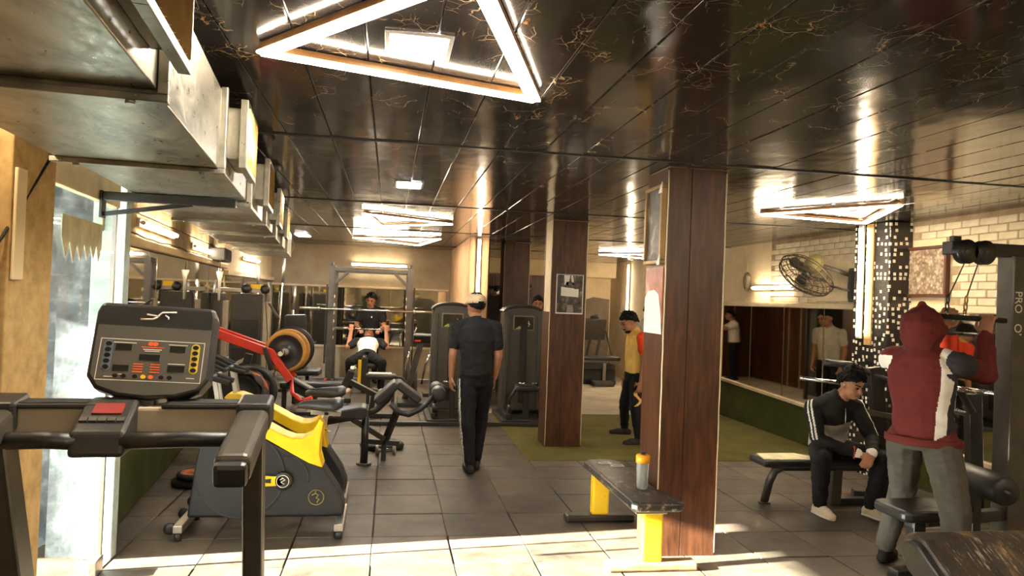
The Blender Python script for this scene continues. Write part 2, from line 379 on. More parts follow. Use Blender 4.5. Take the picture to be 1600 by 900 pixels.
# right wall with turf, mirrors, trims and whitewashed bricks
wr = struct(panel_box('wall_right', 5.0, 5.2, -7.0, 16.6, 0, CH+.03, M_cwall))
def zt(y): return .40+(y-6.5)*.0317
g = G().prism([(4.2, 0), (10.6, 0), (10.6, zt(10.6)), (4.2, zt(4.2))], (5.0, 0, 0), (0, 1, 0), (0, 0, 1), (1, 0, 0), -.02, .02); on(wr, g, 'turf_panel', M_wturf)
on(wr, G().bar((4.972, 4.2, zt(4.2)+.02), (4.972, 10.6, zt(10.6)+.02), .05, .04), 'lower_trim', M_cream, .004)
for a, b_ in ((4.2, 6.48), (7.05, 10.6)): on(wr, G().b2(4.965, 5.01, a, b_, 1.655, 1.71), 'upper_trim', M_cream, .004)
ms = [(4.3, 5.35), (5.37, 6.46), (7.06, 7.92), (7.94, 8.80), (8.82, 9.68), (9.70, 10.55)]
nm = ['nearest the camera', 'just before the mosaic pillar', 'just beyond the mosaic pillar', 'under the big wall fan', 'under the wall tube light', 'furthest away by the corner']
for (a, b_), l in zip(ms, nm):
    c = (4.99, (a+b_)/2, 0); z0 = .04+zt(a); z1 = .04+zt(b_)
    g = G().prism([(a-c[1], z0), (b_-c[1], z1), (b_-c[1], 1.65), (a-c[1], 1.65)], (0, 0, 0), (0, 1, 0), (0, 0, 1), (1, 0, 0), -.006, .006)
    o = g.obj('wall_mirror', M_mirror, None, .002); o.location = c; o.rotation_euler = (0, 0, random.uniform(-.008, .008)); tag(o, 'tall wall mirror sheet on right wall, '+l, 'mirror', 'mirror sheets on the right wall')
brm = G().b2(-.012, 0, -.096, .096, -.031, .031).mesh('brick', M_brick)
on(wr, G().b2(4.994, 5.01, 7.1, 9.2, 1.72, 2.52), 'joint_bed', M_brickj); on(wr, G().b2(4.994, 5.01, 4.0, 6.05, 1.72, 2.52), 'joint_bed', M_brickj); on(wr, G().b2(4.994, 5.01, 6.05, 6.5, 2.34, 2.52), 'joint_bed', M_brickj)
wz = Vector(wr.location)
for r in range(12):
    z = 1.752+.069*r
    if z > 2.5: continue
    for k in range(30):
        y = 4.55+.202*k+(.101 if r % 2 else 0)
        if not (7.2 < y < 9.1 or y < 5.96 or (y < 6.4 and z > 2.36)): continue
        o = bpy.data.objects.new('brick', brm); COL.objects.link(o); o.parent = wr; o.location = Vector((4.996+random.uniform(0, .006), y+random.uniform(-.004, .004), z))-wz
        o.rotation_euler = (random.uniform(-.015, .015), 0, 0); b = o.modifiers.new('bevel', 'BEVEL'); b.width = .006; b.segments = 1
# back wall, partition, annex wall, front wall with the wide entrance behind the camera
wb = struct(panel_box('wall_back', -2.45, 1.15, 14.5, 14.7, 0, CH+.03, M_back))
for z in (.585, 1.72): on(wb, G().b2(-2.2, 1.12, 14.46, 14.51, z, z+.035), 'mirror_trim', M_cream, .004)
for k in range(3):
    a = -2.18+1.1*k
    m = panel_box('wall_mirror', a, a+1.085, 14.485, 14.497, .625, 1.715, M_mirror); tag(m, 'back wall mirror sheet '+('at the left corner', 'behind the power rack', 'at right beside the partition')[k], 'mirror', 'mirror sheets on the back wall')
wp = struct(panel_box('wall_partition', 1.15, 1.43, 11.0, 14.7, 0, CH+.03, M_pink))
wa = struct(panel_box('wall_back', 1.43, 5.2, 16.5, 16.7, 0, CH+.03, M_cwall))
g = G().prism([(3.9, 0), (4.98, 0), (4.98, 1.70), (4.6, 1.74), (4.42, 1.68), (4.3, 1.2), (4.1, .9), (3.9, .8)], (0, 16.5, 0), (1, 0, 0), (0, 0, 1), (0, 1, 0), -.012, .01); on(wa, g, 'bare_render_patch', M_conc2)
on(wa, G().b2(1.5, 5.0, 16.1, 16.5, 2.18, 2.52), 'roof_beam', M_cwall, .01)
xs = [1.46+.42*k for k in range(7)]
for x in xs: on(wa, G().b2(x, x+.40, 16.47, 16.5, .0, 2.17), 'wood_panel', M_wood, .004)
ys = [11.05+.46*k for k in range(8)]
for y in ys:
    on(wp, G().b2(1.43, 1.455, y, y+.43, 0, CH), 'wood_panel', M_wood, .004)
    on(wp, G().b2(1.43, 1.45, y+.43, y+.46, 0, CH), 'cream_batten', M_cream)
for y in [14.74+.44*k for k in range(4)]: on(wp, G().b2(1.43, 1.455, y, y+.42, 0, CH), 'wood_panel', M_wood, .004)
wf = struct(panel_box('wall_front', -1.0, 5.2, -7.2, -7.0, 0, CH+.03, M_back))
struct(panel_box('wall_back', 1.25, 1.43, 14.7, 16.6, 0, CH+.03, M_cwall))
# outside: yard, boundary walls, and unseen blockers added to trim the sun
struct(panel_box('yard_ground', -16, -2.72, -8, 12, -.35, -.03, M_yard)); struct(panel_box('yard_step', -2.72, -1.85, 3.3, 4.78, -.3, -.03, M_yard))
struct(panel_box('wall_outside', -3.6, -2.12, 7.6, 7.8, -.03, 3.2, M_ext)); struct(panel_box('wall_outside', -2.14, -2.0, 4.98, 5.12, -.03, 2.7, M_dirty))
struct(panel_box('wall_outside', -4.3, -4.15, 4.45, 7.6, -.03, 2.75, M_ext)); struct(panel_box('sun_trim_fascia', -4.3, -4.15, 1.5, 4.45, 2.15, 2.75, M_ext)); struct(panel_box('sun_trim_roof', -4.3, -2.3, 1.5, 7.6, 2.75, 2.83, M_ext))  # side wall, fascia and roof added out of view to block the sun

# ---------------------------------------------------------------- pillars clad in dark wood boards
def pillar(x0, x1, y0, y1, label, cream_left=False):
    cx, cy = (x0+x1)/2, (y0+y1)/2; p = thing('wood_clad_pillar', label, 'pillar', (cx, cy, 0), 0, 'pillars along the hall')
    G().b2(x0+.012, x1-.012, y0+.012, y1-.012, 0, CH+.005).obj('core', M_cream, p, world=True)
    w3 = (x1-x0)
    G().b2(x0+.006, x0+w3*.40, y0, y0+.014, .0, CH-.004).obj('front_board', M_wood, p, .003, world=True); G().b2(x0+w3*.405, x1-.006, y0, y0+.014, .0, CH-.004).obj('front_board', M_wood, p, .003, world=True)
    zl = 1.5 if cream_left else CH-.004
    G().b2(x0, x0+.014, y0+.008, y1-.008, .0, zl).obj('side_board', M_wood, p, .003, world=True)
    G().b2(x1-.014, x1, y0+.008, y1-.008, .0, CH-.004).obj('side_board', M_wood, p, .003, world=True)
    G().b2(x0+.006, x1-.006, y1-.014, y1, .0, CH-.004).obj('back_board', M_wood, p, .003, world=True)
    for x, y in ((x0, y0), (x1, y0)): 
        pts = [(x+(.004 if x == x0 else -.004)+random.uniform(-.002, .002), y+.004, z) for z in np.linspace(.02, CH-.02, 22)]
        G().tube(pts, .0055, 6).obj('corner_bead', M_cream, p, world=True)
    return p
pillar(1.752, 2.158, 4.583, 4.96, 'dark wood clad pillar nearest the camera beside the yellow legged bench')
pillar(1.75, 2.162, 8.056, 8.44, 'dark wood clad pillar standing on the green turf with a poster', True)
pillar(1.75, 2.162, 11.53, 11.92, 'furthest dark wood clad pillar behind the black machines')
# mosaic pillar on the right wall
p = thing('mosaic_pillar', 'wall pillar covered in dark mosaic with small pale squares', 'pillar', (4.87, 6.76, 0))
G().b2(4.75, 4.998, 6.49, 7.04, 0, CH-.002).obj('mosaic_cladding', M_mosaic, p, .006, world=True)
G().b2(4.735, 4.75, 6.72, 6.83, 1.3, CH-.004).obj('gold_glow_strip', pm('gold_glow_strip', (176, 140, 80), .4, .3), p, .003, world=True)  # gold tone puts the tube's warm glow into the strip colour

# ---------------------------------------------------------------- lamps
def tri_light(pts, label, z=2.478):
    c = Vector((sum(p[0] for p in pts)/3, sum(p[1] for p in pts)/3, CH)); L = thing('triangle_light', label, 'ceiling light', c, 0, 'triangular ceiling lights')
    for i in range(3):
        a = Vector((*pts[i], 0)); b_ = Vector((*pts[(i+1) % 3], 0)); d = (b_-a).normalized()
        G().bar(a+V(0, 0, 2.503), b_+V(0, 0, 2.503), .050, .026).obj('profile', pm('bronze_profile', (120, 84, 44), .4, .4), L, .002, world=True)
        G().bar(a-d*.01+V(0, 0, 2.484), b_+d*.01+V(0, 0, 2.484), .056, .011).obj('diffuser', M_tri, L, .004, world=True)
    return L
tri_light([(-.49, 2.82), (.58, 3.15), (.19, 1.97)], 'large glowing triangle ceiling light above the entrance around a square panel')
tri_light([(-.31, 8.23), (-.16, 9.61), (.68, 8.85)], 'glowing triangle ceiling light in mid hall left of the lit partition')
tri_light([(-.59, 11.87), (.70, 11.25), (.45, 12.9)], 'glowing triangle ceiling light near the back wall')
tri_light([(3.33, 6.34), (3.96, 5.32), (4.49, 6.53)], 'glowing triangle ceiling light beside the mosaic pillar')
tri_light([(3.69, 12.9), (4.33, 12.3), (4.76, 13.5)], 'glowing triangle ceiling light in the far right annex')
tri_light([(2.7, 1.3), (3.8, 1.55), (3.3, .6)], 'added unseen triangle fill light right of the camera')  # unseen lamp added to brighten the right front
tri_light([(-.6, -2.0), (.5, -1.8), (.1, -2.9)], 'added unseen triangle fill light behind the camera on the left')  # this and the next two are unseen lamps added for frontal fill
tri_light([(2.9, -2.4), (4.0, -2.2), (3.5, -3.3)], 'added unseen triangle fill light behind the camera on the right')
tri_light([(1.0, -5.0), (2.1, -4.8), (1.6, -5.9)], 'added unseen triangle fill light furthest behind the camera')
def tube_light(a, b_, label, grp, r=.016, off=(0, 0, 0), mat=None, name='tube_light'):
    a, b_ = Vector(a), Vector(b_); d = (b_-a).normalized(); L = thing(name, label, 'tube light', (a+b_)/2, 0, grp); off = Vector(off)
    G().tube([a, b_], r, 12).obj('tube', mat or M_tube, L, world=True)
    for q, s in ((a, -1), (b_, 1)): G().cyl(q+d*s*.028, q, r*1.05, n=12).obj('end_cap', M_white, L, world=True)
    G().bar(a-d*.03+off, b_+d*.03+off, .055, .02, up=tuple(off.normalized())).obj('batten', M_white, L, .003, world=True)
    return L
def lw(y, z, o=.055): return (wx(y)+o, y+.0, z)
wo = (-.028, -.003, 0)
tube_light(lw(5.50, 2.05), lw(6.72, 2.05), 'tube light on the left wall nearest the glass door', 'tubes on the left wall', off=wo)
tube_light(lw(7.72, 2.02), lw(8.95, 2.02), 'tube light on the left wall beside the black speaker box', 'tubes on the left wall', off=wo)
tube_light(lw(9.55, 2.02), lw(10.45, 2.02), 'tube light on the left wall just beyond the black speaker box', 'tubes on the left wall', off=wo)
tube_light((-2.16, 11.6, 2.08), (-2.16, 12.8, 2.08), 'tube light on the left wall in the far corner under the duct end', 'tubes on the left wall', off=(-.028, 0, 0))
tube_light(lw(2.1, 2.36), lw(3.02, 2.36), 'tube light on the left wall before the ochre door post', 'tubes on the left wall', off=wo)
tube_light((-.73, 14.44, 2.17), (.29, 14.44, 2.17), 'glowing tube light on the back wall above the power rack', 'tubes on the back wall', off=(0, .028, 0))
tube_light((4.945, 8.60, 1.905), (4.945, 9.60, 1.905), 'tube light on the right wall under the big fan', 'tubes on the right wall', off=(.028, 0, 0))
tube_light((1.28, 10.95, 1.66), (1.28, 10.95, 2.48), 'vertical tube light on the end of the partition wall', 'vertical tubes', off=(0, .025, 0))
tube_light((4.70, 6.88, 1.39), (4.70, 6.88, 2.48), 'vertical tube light on the mosaic pillar', 'vertical tubes', off=(.025, 0, 0))
tube_light((4.95, 15.1, 1.2), (4.95, 15.1, 2.44), 'vertical tube light on the annex wall', 'vertical tubes', off=(.025, 0, 0))
for k in range(3):  # unseen wall tubes added to raise the fill from behind
    y = -1.4-1.8*k
    tube_light((wx(y)+.055, y, 2.1), (wx(y-1.2)+.055, y-1.2, 2.1), ('first', 'second', 'third')[k]+' added fill tube on the left wall behind the camera', 'added fill tubes behind the camera', off=wo)
    tube_light((4.945, y, 2.0), (4.945, y-1.2, 2.0), ('first', 'second', 'third')[k]+' added fill tube on the right wall behind the camera', 'added fill tubes behind the camera', off=(.028, 0, 0))
def panel_light(cx, cy, sx, sy, label):
    L = thing('panel_light', label, 'ceiling light', (cx, cy, CH), 0, 'square ceiling panel lights')
    for dx, dy, ex, ey in ((-sx/2, 0, .018, sy+.018), (sx/2, 0, .018, sy+.018), (0, -sy/2, sx, .018), (0, sy/2, sx, .018)): G().box((cx+dx, cy+dy, CH-.005), (ex, ey, .010)).obj('frame', M_steel, L, .003, world=True)
    G().box((cx, cy, CH-.006), (sx-.028, sy-.028, .012)).obj('diffuser', M_panel, L, world=True)
panel_light(.065, 2.68, .22, .24, 'square white panel light inside the large triangle light')
panel_light(.115, 6.07, .21, .34, 'white ceiling panel light in mid hall')
panel_light(-1.42, 12.3, .22, .5, 'white ceiling panel light in the far left corner')

# ---------------------------------------------------------------- duct
DUY0, DUY1 = .2, 10.8
d0 = Vector((-.732-.095*(DUY0-3.43), DUY0, 0)); DW = .56
du = thing('air_duct', 'galvanised rectangular air duct hung under the ceiling on the left', 'duct', (d0.x, d0.y, 2.1), WA)
L = (DUY1-DUY0)/cos(WA)
segs = [0, 1.75, 2.88, 4.05, 5.25, 6.45, 7.65, 8.85, L]
for i in range(len(segs)-1):
    sh = .012*(i % 2)
    G().b2(-DW-sh, sh*.3, segs[i]+.004, segs[i+1]-.004, -sh, .30).obj('duct_section', M_galv, du, .004)
    if i:
        y = segs[i]; 
        G().b2(-DW-.028, .028, y-.016, y+.016, -.032, -.012).obj('flange', M_galv, du, .003); G().b2(.002, .028, y-.016, y+.016, -.012, .31).obj('flange', M_galv, du, .003)
        for q in (-.5, -.06): G().cyl((q, y, -.040), (q, y, -.030), .012, n=8).obj('bolt', M_steel, du)
G().prism([(-DW, 0), (0, 0), (.05, .15), (0, .3), (-DW, .3)], (0, L, 0), (1, 0, 0), (0, 0, 1), (0, 1, 0), 0, .02).obj('end_plate', M_galv, du)
for yc in (1.45, 3.32, 4.75, 6.1, 7.5):
    x1 = .085
    col = G().b2(.0, x1-.02, yc-.2, yc+.2, .07, .29).obj('vent_collar', M_galv, du, .004); G().b2(x1-.021, x1-.018, yc-.2, yc+.2, .07, .29).obj('throat_shade', pm('throat_shade', (70, 44, 22), .5), col)  # dark sheet stands in for the shaded hollow behind the louvres
    for a in ((yc-.24, yc-.215, .03, .32), (yc+.215, yc+.24, .03, .32)): G().b2(x1-.03, x1, *a).obj('grille_frame', M_galv, col, .002)
    for a in ((.03, .055), (.295, .32)): G().b2(x1-.03, x1, yc-.215, yc+.215, *a).obj('grille_frame', M_galv, col, .002)
    for k in range(9):
        G().box((x1-.008, yc-.19+.0475*k, .175), (.03, .004, .24), (0, 0, .6)).obj('louvre', pm('polished_louvre', (200, 165, 110), .22, .9), col)
# steel bracket under the duct
b = thing('wall_bracket', 'black steel angle bracket under the air duct by the glass door', 'bracket', (-1.44, 4.15, 2.06))
G().bar((-1.49, 4.15, 2.075), (-.83, 4.15, 2.07), .045, .045).obj('arm', M_black, b, .003, world=True)
G().bar((-1.49, 4.15, 1.98), (-1.05, 4.15, 2.055), .022, .022).obj('brace', M_black, b, world=True)
G().box((-1.492, 4.15, 2.03), (.012, .06, .14)).obj('wall_plate', M_black, b, world=True)

# ---------------------------------------------------------------- glass door and ochre post
post = thing('door_post', 'ochre timber door post at the left holding the glass door', 'door post', (-1.46, 3.25, 0))
G().b2(-1.535, -1.43, 3.08, 3.45, 0, 2.21).obj('post', M_post, post, .006, world=True)
G().b2(-1.428, -1.415, 3.09, 3.17, 1.62, 2.05).obj('cover_plate', M_cwall, post, .004, world=True)
gd = struct(thing('door_1', 'tall clear glass door standing in a cream frame at left', 'glass door', (-1.47, 3.47, 0), atan2(.09, 1.07)))
W = 1.07
G().b2(-.006, .006, .03, W-.02, .05, 2.05).obj('pane', M_glass, gd)
G().b2(-.022, .022, 0, W, 2.05, 2.19).obj('top_rail', M_cream, gd, .004)
G().b2(-.02, .02, 0, .03, .0, 2.06).obj('hinge_stile', M_cream, gd, .003)
G().b2(-.012, .012, W-.022, W, .02, 2.06).obj('edge_seal', M_steel, gd, .002)
G().b2(-.02, .02, W-.14, W-.002, .0, .09).obj('patch_fitting', M_steel, gd, .004)
hd = G().tube([(.05, W-.22, .78), (.05, W-.22, 1.38)], .016, 12).obj('pull_handle', M_chrome, gd)
for z in (.86, 1.3): G().cyl((.0, W-.22, z), (.05, W-.22, z), .008, n=8).obj('standoff', M_chrome, hd)
# sticker ghost on the glass: torn paper strip
pts = [(0, .0), (.62, 0), (.62, -.13), (.57, -.2), (.53, -.12), (.48, -.19), (.43, -.12), (.38, -.2), (.33, -.12), (.28, -.21), (.22, -.13), (.17, -.22), (.11, -.12), (.06, -.2), (0, -.1)]
G().prism(pts, (.008, .17, 1.93), (0, 1, 0), (0, 0, 1), (1, 0, 0), 0, .0015).obj('torn_sticker', pm('old_paper', (196, 186, 150), .8), gd)
# ================================================================ treadmill (front left)
t_ = thing('treadmill', 'large silver and black treadmill with a tilted console in the left foreground', 'treadmill', (-.80, 2.55, 0), radians(4.5))
# local: x right, y forward, z up
for s in (-1, 1):
    x = s*.375
    G().prism([(.33, .12), (.47, .12), (.05, 1.16), (-.07, 1.16)], (x, 0, 0), (0, 1, 0), (0, 0, 1), (1, 0, 0), -.033, .033).obj('upright', M_gunmetal, t_, .012)
    G().box((x, -.5, .10), (.12, 2.1, .10)).obj('side_rail', M_gunmetal, t_, .02)
    arm = G().bar((x-s*.0, .04, 1.20), (x-s*.02, -.42, 1.115), .10, .085).obj('handrail', M_gunmetal, t_, .022, 3)
    G().bar((x-s*.02, -.42, 1.113), (x-s*.022, -.455, 1.105), .092, .074).obj('rail_cap', M_black, t_, .016)
    G().bar((x-s*.0, .09, 1.215), (x-s*.003, -.05, 1.20), .108, .094).obj('rail_joint', M_black, t_, .012)
    G().bar((x, .40, .02), (x, .40, .14), .1, .1).obj('foot', M_rubber, t_, .01)
G().box((0, -.5, .115), (.56, 2.0, .03)).obj('running_belt', M_rubber, t_, .01)
G().prism(rrect(.84, .34, .08), (0, .48, 0), (1, 0, 0), (0, 1, 0), (0, 0, 1), .05, .26).obj('motor_hood', M_gunmetal, t_, .02)
G().box((0, .02, 1.185), (.68, .07, .085)).obj('crossbar', M_silver, t_, .01)
for s in (-1, 1):
    G().box((s*.215, .03, 1.232), (.25, .12, .016)).obj('tray', M_black, t_, .006); G().box((s*.215, .03, 1.238), (.22, .09, .012)).obj('tray_recess', M_rubber, t_, .004)
    G().tube([(s*.06-.055, -.14, 1.145), (s*.2, -.14, 1.15), (s*.31, -.10, 1.14), (s*.375, -.03, 1.14)], .026, 14).obj('grip_bar', M_black, t_)
blk = G().prism([(-.17, 1.10), (-.16, 1.175), (.0, 1.25), (.08, 1.25), (.08, 1.10)], (0, 0, 0), (0, 1, 0), (0, 0, 1), (1, 0, 0), -.135, .02).obj('centre_pod', M_black, t_, .014, 3)
G().box((-.055, -.05, 1.229), (.085, .055, .006), (.44, 0, 0)).obj('red_label', M_dred, blk)
for k in range(5): G().box((-.11+.026*k, -.105, 1.205), (.022, .02, .006), (.44, 0, 0)).obj('pod_button', M_gunmetal, blk)
G().bar((0, .06, 1.2), (0, .09, 1.34), .12, .07).obj('neck', M_black, t_, .015)
# console: local frame tilted back
TC = Matrix.Translation((.04, .07, 1.40)) @ Euler((radians(-18), radians(2), 0)).to_matrix().to_4x4() @ Matrix.Scale(1.13, 4)
con = bpy.data.objects.new('console', None)
prof = [(-.155, .14), (.155, .14), (.165, .11), (.165, -.08), (.14, -.115), (.08, -.135), (0, -.142), (-.08, -.135), (-.14, -.115), (-.165, -.08), (-.165, .11)]
g = G().prism(prof, (0, 0, 0), (1, 0, 0), (0, 0, 1), (0, -1, 0), -.07, .012); con = g.obj('console', M_black, t_, .012, 3); con.matrix_basis = TC
def cfl(name, poly, mat, y0=.012, y1=.015, par=None, c=(0, 0)): return G().prism(poly, (c[0], 0, c[1]), (1, 0, 0), (0, 0, 1), (0, -1, 0), y0, y1).obj(name, mat, con)
k_ = .93
cfl('fascia', [(x*k_, min(z, .075)*k_) for x, z in [(-.165, .075), (.165, .075), (.165, -.08), (.14, -.115), (.08, -.135), (0, -.142), (-.08, -.135), (-.14, -.115), (-.165, -.08)]], pm('fascia_grey', (92, 88, 80), .4, .2, var=.08))
M_dark = pm('screen_dark', (38, 36, 32), .2); M_pr = pm('white_print', (225, 220, 205), .5, var=.05); M_or = pm('orange_print', (232, 100, 40), .5, var=.05)
for a in ((-.14, .14, .028, .030), (-.14, .14, -.092, -.090)): cfl('print_frame', [(a[0], a[2]), (a[1], a[2]), (a[1], a[3]), (a[0], a[3])], M_pr, .015, .0156)
for x in (-.14, .139): cfl('print_frame', [(x, -.092), (x+.002, -.092), (x+.002, .03), (x, .03)], M_pr, .015, .0156)
def crect(name, cx, cz, w_, h_, mat, y=.0165): return cfl(name, [(cx-w_/2, cz-h_/2), (cx+w_/2, cz-h_/2), (cx+w_/2, cz+h_/2), (cx-w_/2, cz+h_/2)], mat, .0148, y)
for cx, cz, w_ in ((-.077, .006, .042), (.068, .006, .042), (-.005, -.022, .055), (-.077, -.056, .042), (.07, -.052, .046)): crect('display', cx, cz, w_, .018, M_dark)
for cx, cz, w_ in ((-.075, .019, .06), (.068, .019, .052), (0.0, .002, .05), (0, -.003, .04), (-.105, -.082, .025), (.112, -.078, .022), (.07, -.038, .046), (-.076, -.074, .01)): crect('print_line', cx, cz, w_, .0022, M_pr)
for j in range(4):
    for cx in (-.038, .008): crect('print_line', cx+.006, -.042-.0075*j, .026, .0028, M_or)
crect('print_line', .0, .0085, .06, .003, M_or)
for j in range(2): cfl('print_badge', [(.0+.008*cos(a)-.006+.012*j, .019+.006*sin(a)) for a in np.linspace(0, 2*pi, 12, endpoint=False)], M_or, .015, .0162)
for s, m_, in ((-1, pm('blue_grey_print', (98, 110, 128), .5)), (1, pm('yellow_print', (206, 176, 60), .5))):
    cfl('key_column', [(s*.117+x, -.02+z) for x, z in rrect(.024, .09, .0115)], m_, .0149, .0157)
    for j in range(5): cfl('key', [(s*.117+.0085*cos(a), -.02+.034-.017*j+.0065*sin(a)) for a in np.linspace(0, 2*pi, 12, endpoint=False)], M_dark, .0155, .0175)
for x, m_ in ((-.088, M_dark), (-.066, M_dark), (-.036, M_dark), (-.014, M_yellow), (.006, M_or), (.034, M_dark), (.056, M_dark)): cfl('key', [(x+.007*cos(a), -.079+.006*sin(a)) for a in np.linspace(0, 2*pi, 12, endpoint=False)], m_, .0149, .0178)
# running-figure emblem strokes on the top band
for pts in ([(-.045, .092), (-.012, .094), (.0, .102)], [(-.03, .108), (.0, .104), (.012, .116), (.05, .119)], [(.0, .102), (.004, .108)], [(.02, .108), (.03, .102), (.03, .096)]):
    G().tube([(x, -.0135, z) for x, z in pts], .0026, 6).obj('emblem', M_pr, con)

# ================================================================ spin bikes
def spin_bike(loc, label):
    b = thing('spin_bike', label, 'exercise bike', loc, 0, 'yellow and black spin bikes')
    ax = ((1, 0, 0), (0, 0, 1), (0, 1, 0))
    shell = pm('charcoal_shell', (30, 32, 35), .42, var=.1)
    body = G().prism([(-.50, .10), (-.46, .45), (-.43, .62), (-.38, .70), (-.26, .72), (-.12, .665), (.02, .60), (.14, .54), (.36, .44), (.47, .28), (.51, .18), (.51, .11), (.40, .10)], (0, 0, 0), *ax, -.085, .085).obj('body_shell', shell, b, .02, 3)
    G().lathe([(.285, -.094), (.285, -.089), (.272, -.086)], (-.17, 0, .38), (0, 1, 0), 40).obj('wheel_cover', shell, body)
    for r in (.278,): G().tube(arc((-.17, -.091, .38), r, 0, 360, 49)[:-1], .005, 6, closed=True).obj('cover_rim', M_black, body)
    G().tube(arc((.12, -.088, .36), .15, -10, 130, 20), .004, 6).obj('cover_rim', M_black, body)
    for y0, y1 in ((-.10, .10),):
        G().prism([(-.41, .80), (-.38, .835), (-.30, .835), (-.16, .785), (-.02, .715), (.09, .655), (.16, .63), (.22, .63), (.27, .655), (.305, .71), (.325, .765), (.355, .74), (.345, .68), (.335, .60), (.335, .52), (.36, .435), (.27, .465), (.16, .525), (.02, .605), (-.12, .68), (-.28, .745)], (0, 0, 0), *ax, y0, y1).obj('yellow_frame', M_yellow, b, .010, 3)
    # crank, pedals
    for s in (-1, 1):
        cr = G().lathe([(.062, 0), (.062, .02), (.05, .03), (.0, .03)], (.107, s*.09, .35), (0, s, 0), 28).obj('crank_hub', M_black, b)
        G().tube(arc((.107, s*.121, .35), .04, 0, 360, 25)[:-1], .0025, 5, closed=True).obj('hub_print', M_white, cr)
        for q in ([(.09, .36), (.107, .372), (.122, .36), (.095, .345), (.118, .332)],): G().tube([(x, s*.122, z) for x, z in q], .004, 5).obj('hub_print', M_white, cr)
        d = -1 if s < 0 else 1
        G().prism([(.0, -.03), (d*.12, -.035), (d*.17, -.02), (d*.17, .02), (d*.12, .035), (0, .03)], (.107, s*.106, .35), (1, 0, 0), (0, 0, 1), (0, s, 0), 0, .014).obj('crank_arm', M_yellow, cr, .004)
        G().prism([(d*.075, -.012), (d*.145, -.008), (d*.145, .008), (d*.075, .018)], (.107, s*.1202, .35), (1, 0, 0), (0, 0, 1), (0, s, 0), 0, .002).obj('arm_inlay', M_black, cr)
        G().box((.107+d*.17, s*.19, .35), (.09, .1, .025)).obj('pedal', M_black, b, .006)
    # emblem
    em = G().tube(arc((.325, -.088, .235), .05, 0, 360, 33)[:-1], .003, 5, closed=True).obj('emblem', pm('old_gold', (150, 128, 70), .5), body)
    for q in ([(.295, .25), (.318, .262), (.34, .25), (.325, .232), (.345, .222), (.33, .2)], [(.318, .27), (.322, .276)]): G().tube([(x, -.088, z) for x, z in q], .005, 5).obj('emblem', MATS['old_gold'], em)
    for x in (-.51, .49):
        f = G().box((x, 0, .075), (.06, .50, .05)).obj('foot_bar', M_steel, b, .006)
        for s in (-1, 1): G().cyl((x, s*.225, .0), (x, s*.225, .05), .024, n=14).obj('levelling_foot', M_black, f)
    for s in (-1, 1):
        wv = G().lathe([(.012, -.016), (.036, -.016), (.04, 0), (.036, .016), (.012, .016)], (-.575, s*.17, .06), (0, 1, 0), 20).obj('transport_wheel', M_black, b); G().bar((-.575, s*.17, .06), (-.5, s*.17, .085), .03, .02).obj('wheel_fork', M_steel, wv)
    G().bar((.30, 0, .60), (.37, 0, .80), .05, .035).obj('seat_post', M_steel, b, .004)
    G().bar((.26, 0, .795), (.46, 0, .785), .05, .03).obj('seat_slide', M_steel, b, .004)
    G().cyl((.36, -.03, .68), (.40, -.09, .68), .006, n=8).obj('seat_knob', M_steel, b)
    sd_ = [(.17, .022, .02), (.21, .032, .03), (.28, .05, .038), (.34, .085, .046), (.40, .12, .05), (.445, .125, .046), (.47, .10, .03)]
    vs_, fs, n = [], [], 14
    for i, (x, wd, ht) in enumerate(sd_):
        for k in range(n): a = 2*pi*k/n; vs_.append((x, wd*cos(a), .845+ht*.9*sin(a)+(.012 if i > 4 else 0)-.01*(i == 0)))
    for i in range(len(sd_)-1):
        for k in range(n): fs.append((i*n+k, i*n+(k+1) % n, (i+1)*n+(k+1) % n, (i+1)*n+k))
    fs += [tuple(range(n))[::-1], tuple((len(sd_)-1)*n+k for k in range(n))]
    G().add(vs_, fs, True).obj('saddle', M_pad, b)
    for y in (-.045, .045): G().bar((-.33, y, .80), (-.37, y, 1.01), .03, .018).obj('handlebar_post', M_steel, b, .003)
    hb = G().tube([(-.39, -.22, 1.02), (-.39, .22, 1.02)], .016, 10).obj('handlebar', M_black, b)
    for s in (-1, 1):
        G().tube([(-.39, s*.22, 1.02), (-.45, s*.23, 1.05), (-.55, s*.2, 1.09), (-.59, s*.17, 1.11)], .017, 10).obj('grip', M_rubber, hb); G().tube([(-.27, s*.07, .99), (-.39, s*.09, 1.025), (-.53, s*.08, 1.10)], .017, 10).obj('grip', M_rubber, hb)
    return b
spin_bike((-.76, 5.25, 0), 'nearer yellow and black spin bike facing the left wall')
bk2 = spin_bike((-.78, 5.90, 0), 'further yellow and black spin bike behind the nearer one')
bk3 = copy_tree(bk2); bk3.location = (.6, -3.4, 0); bk3.rotation_euler = (0, 0, radians(200)); bk3['label'] = 'yellow and black spin bike behind the camera, seen only in the back mirrors'

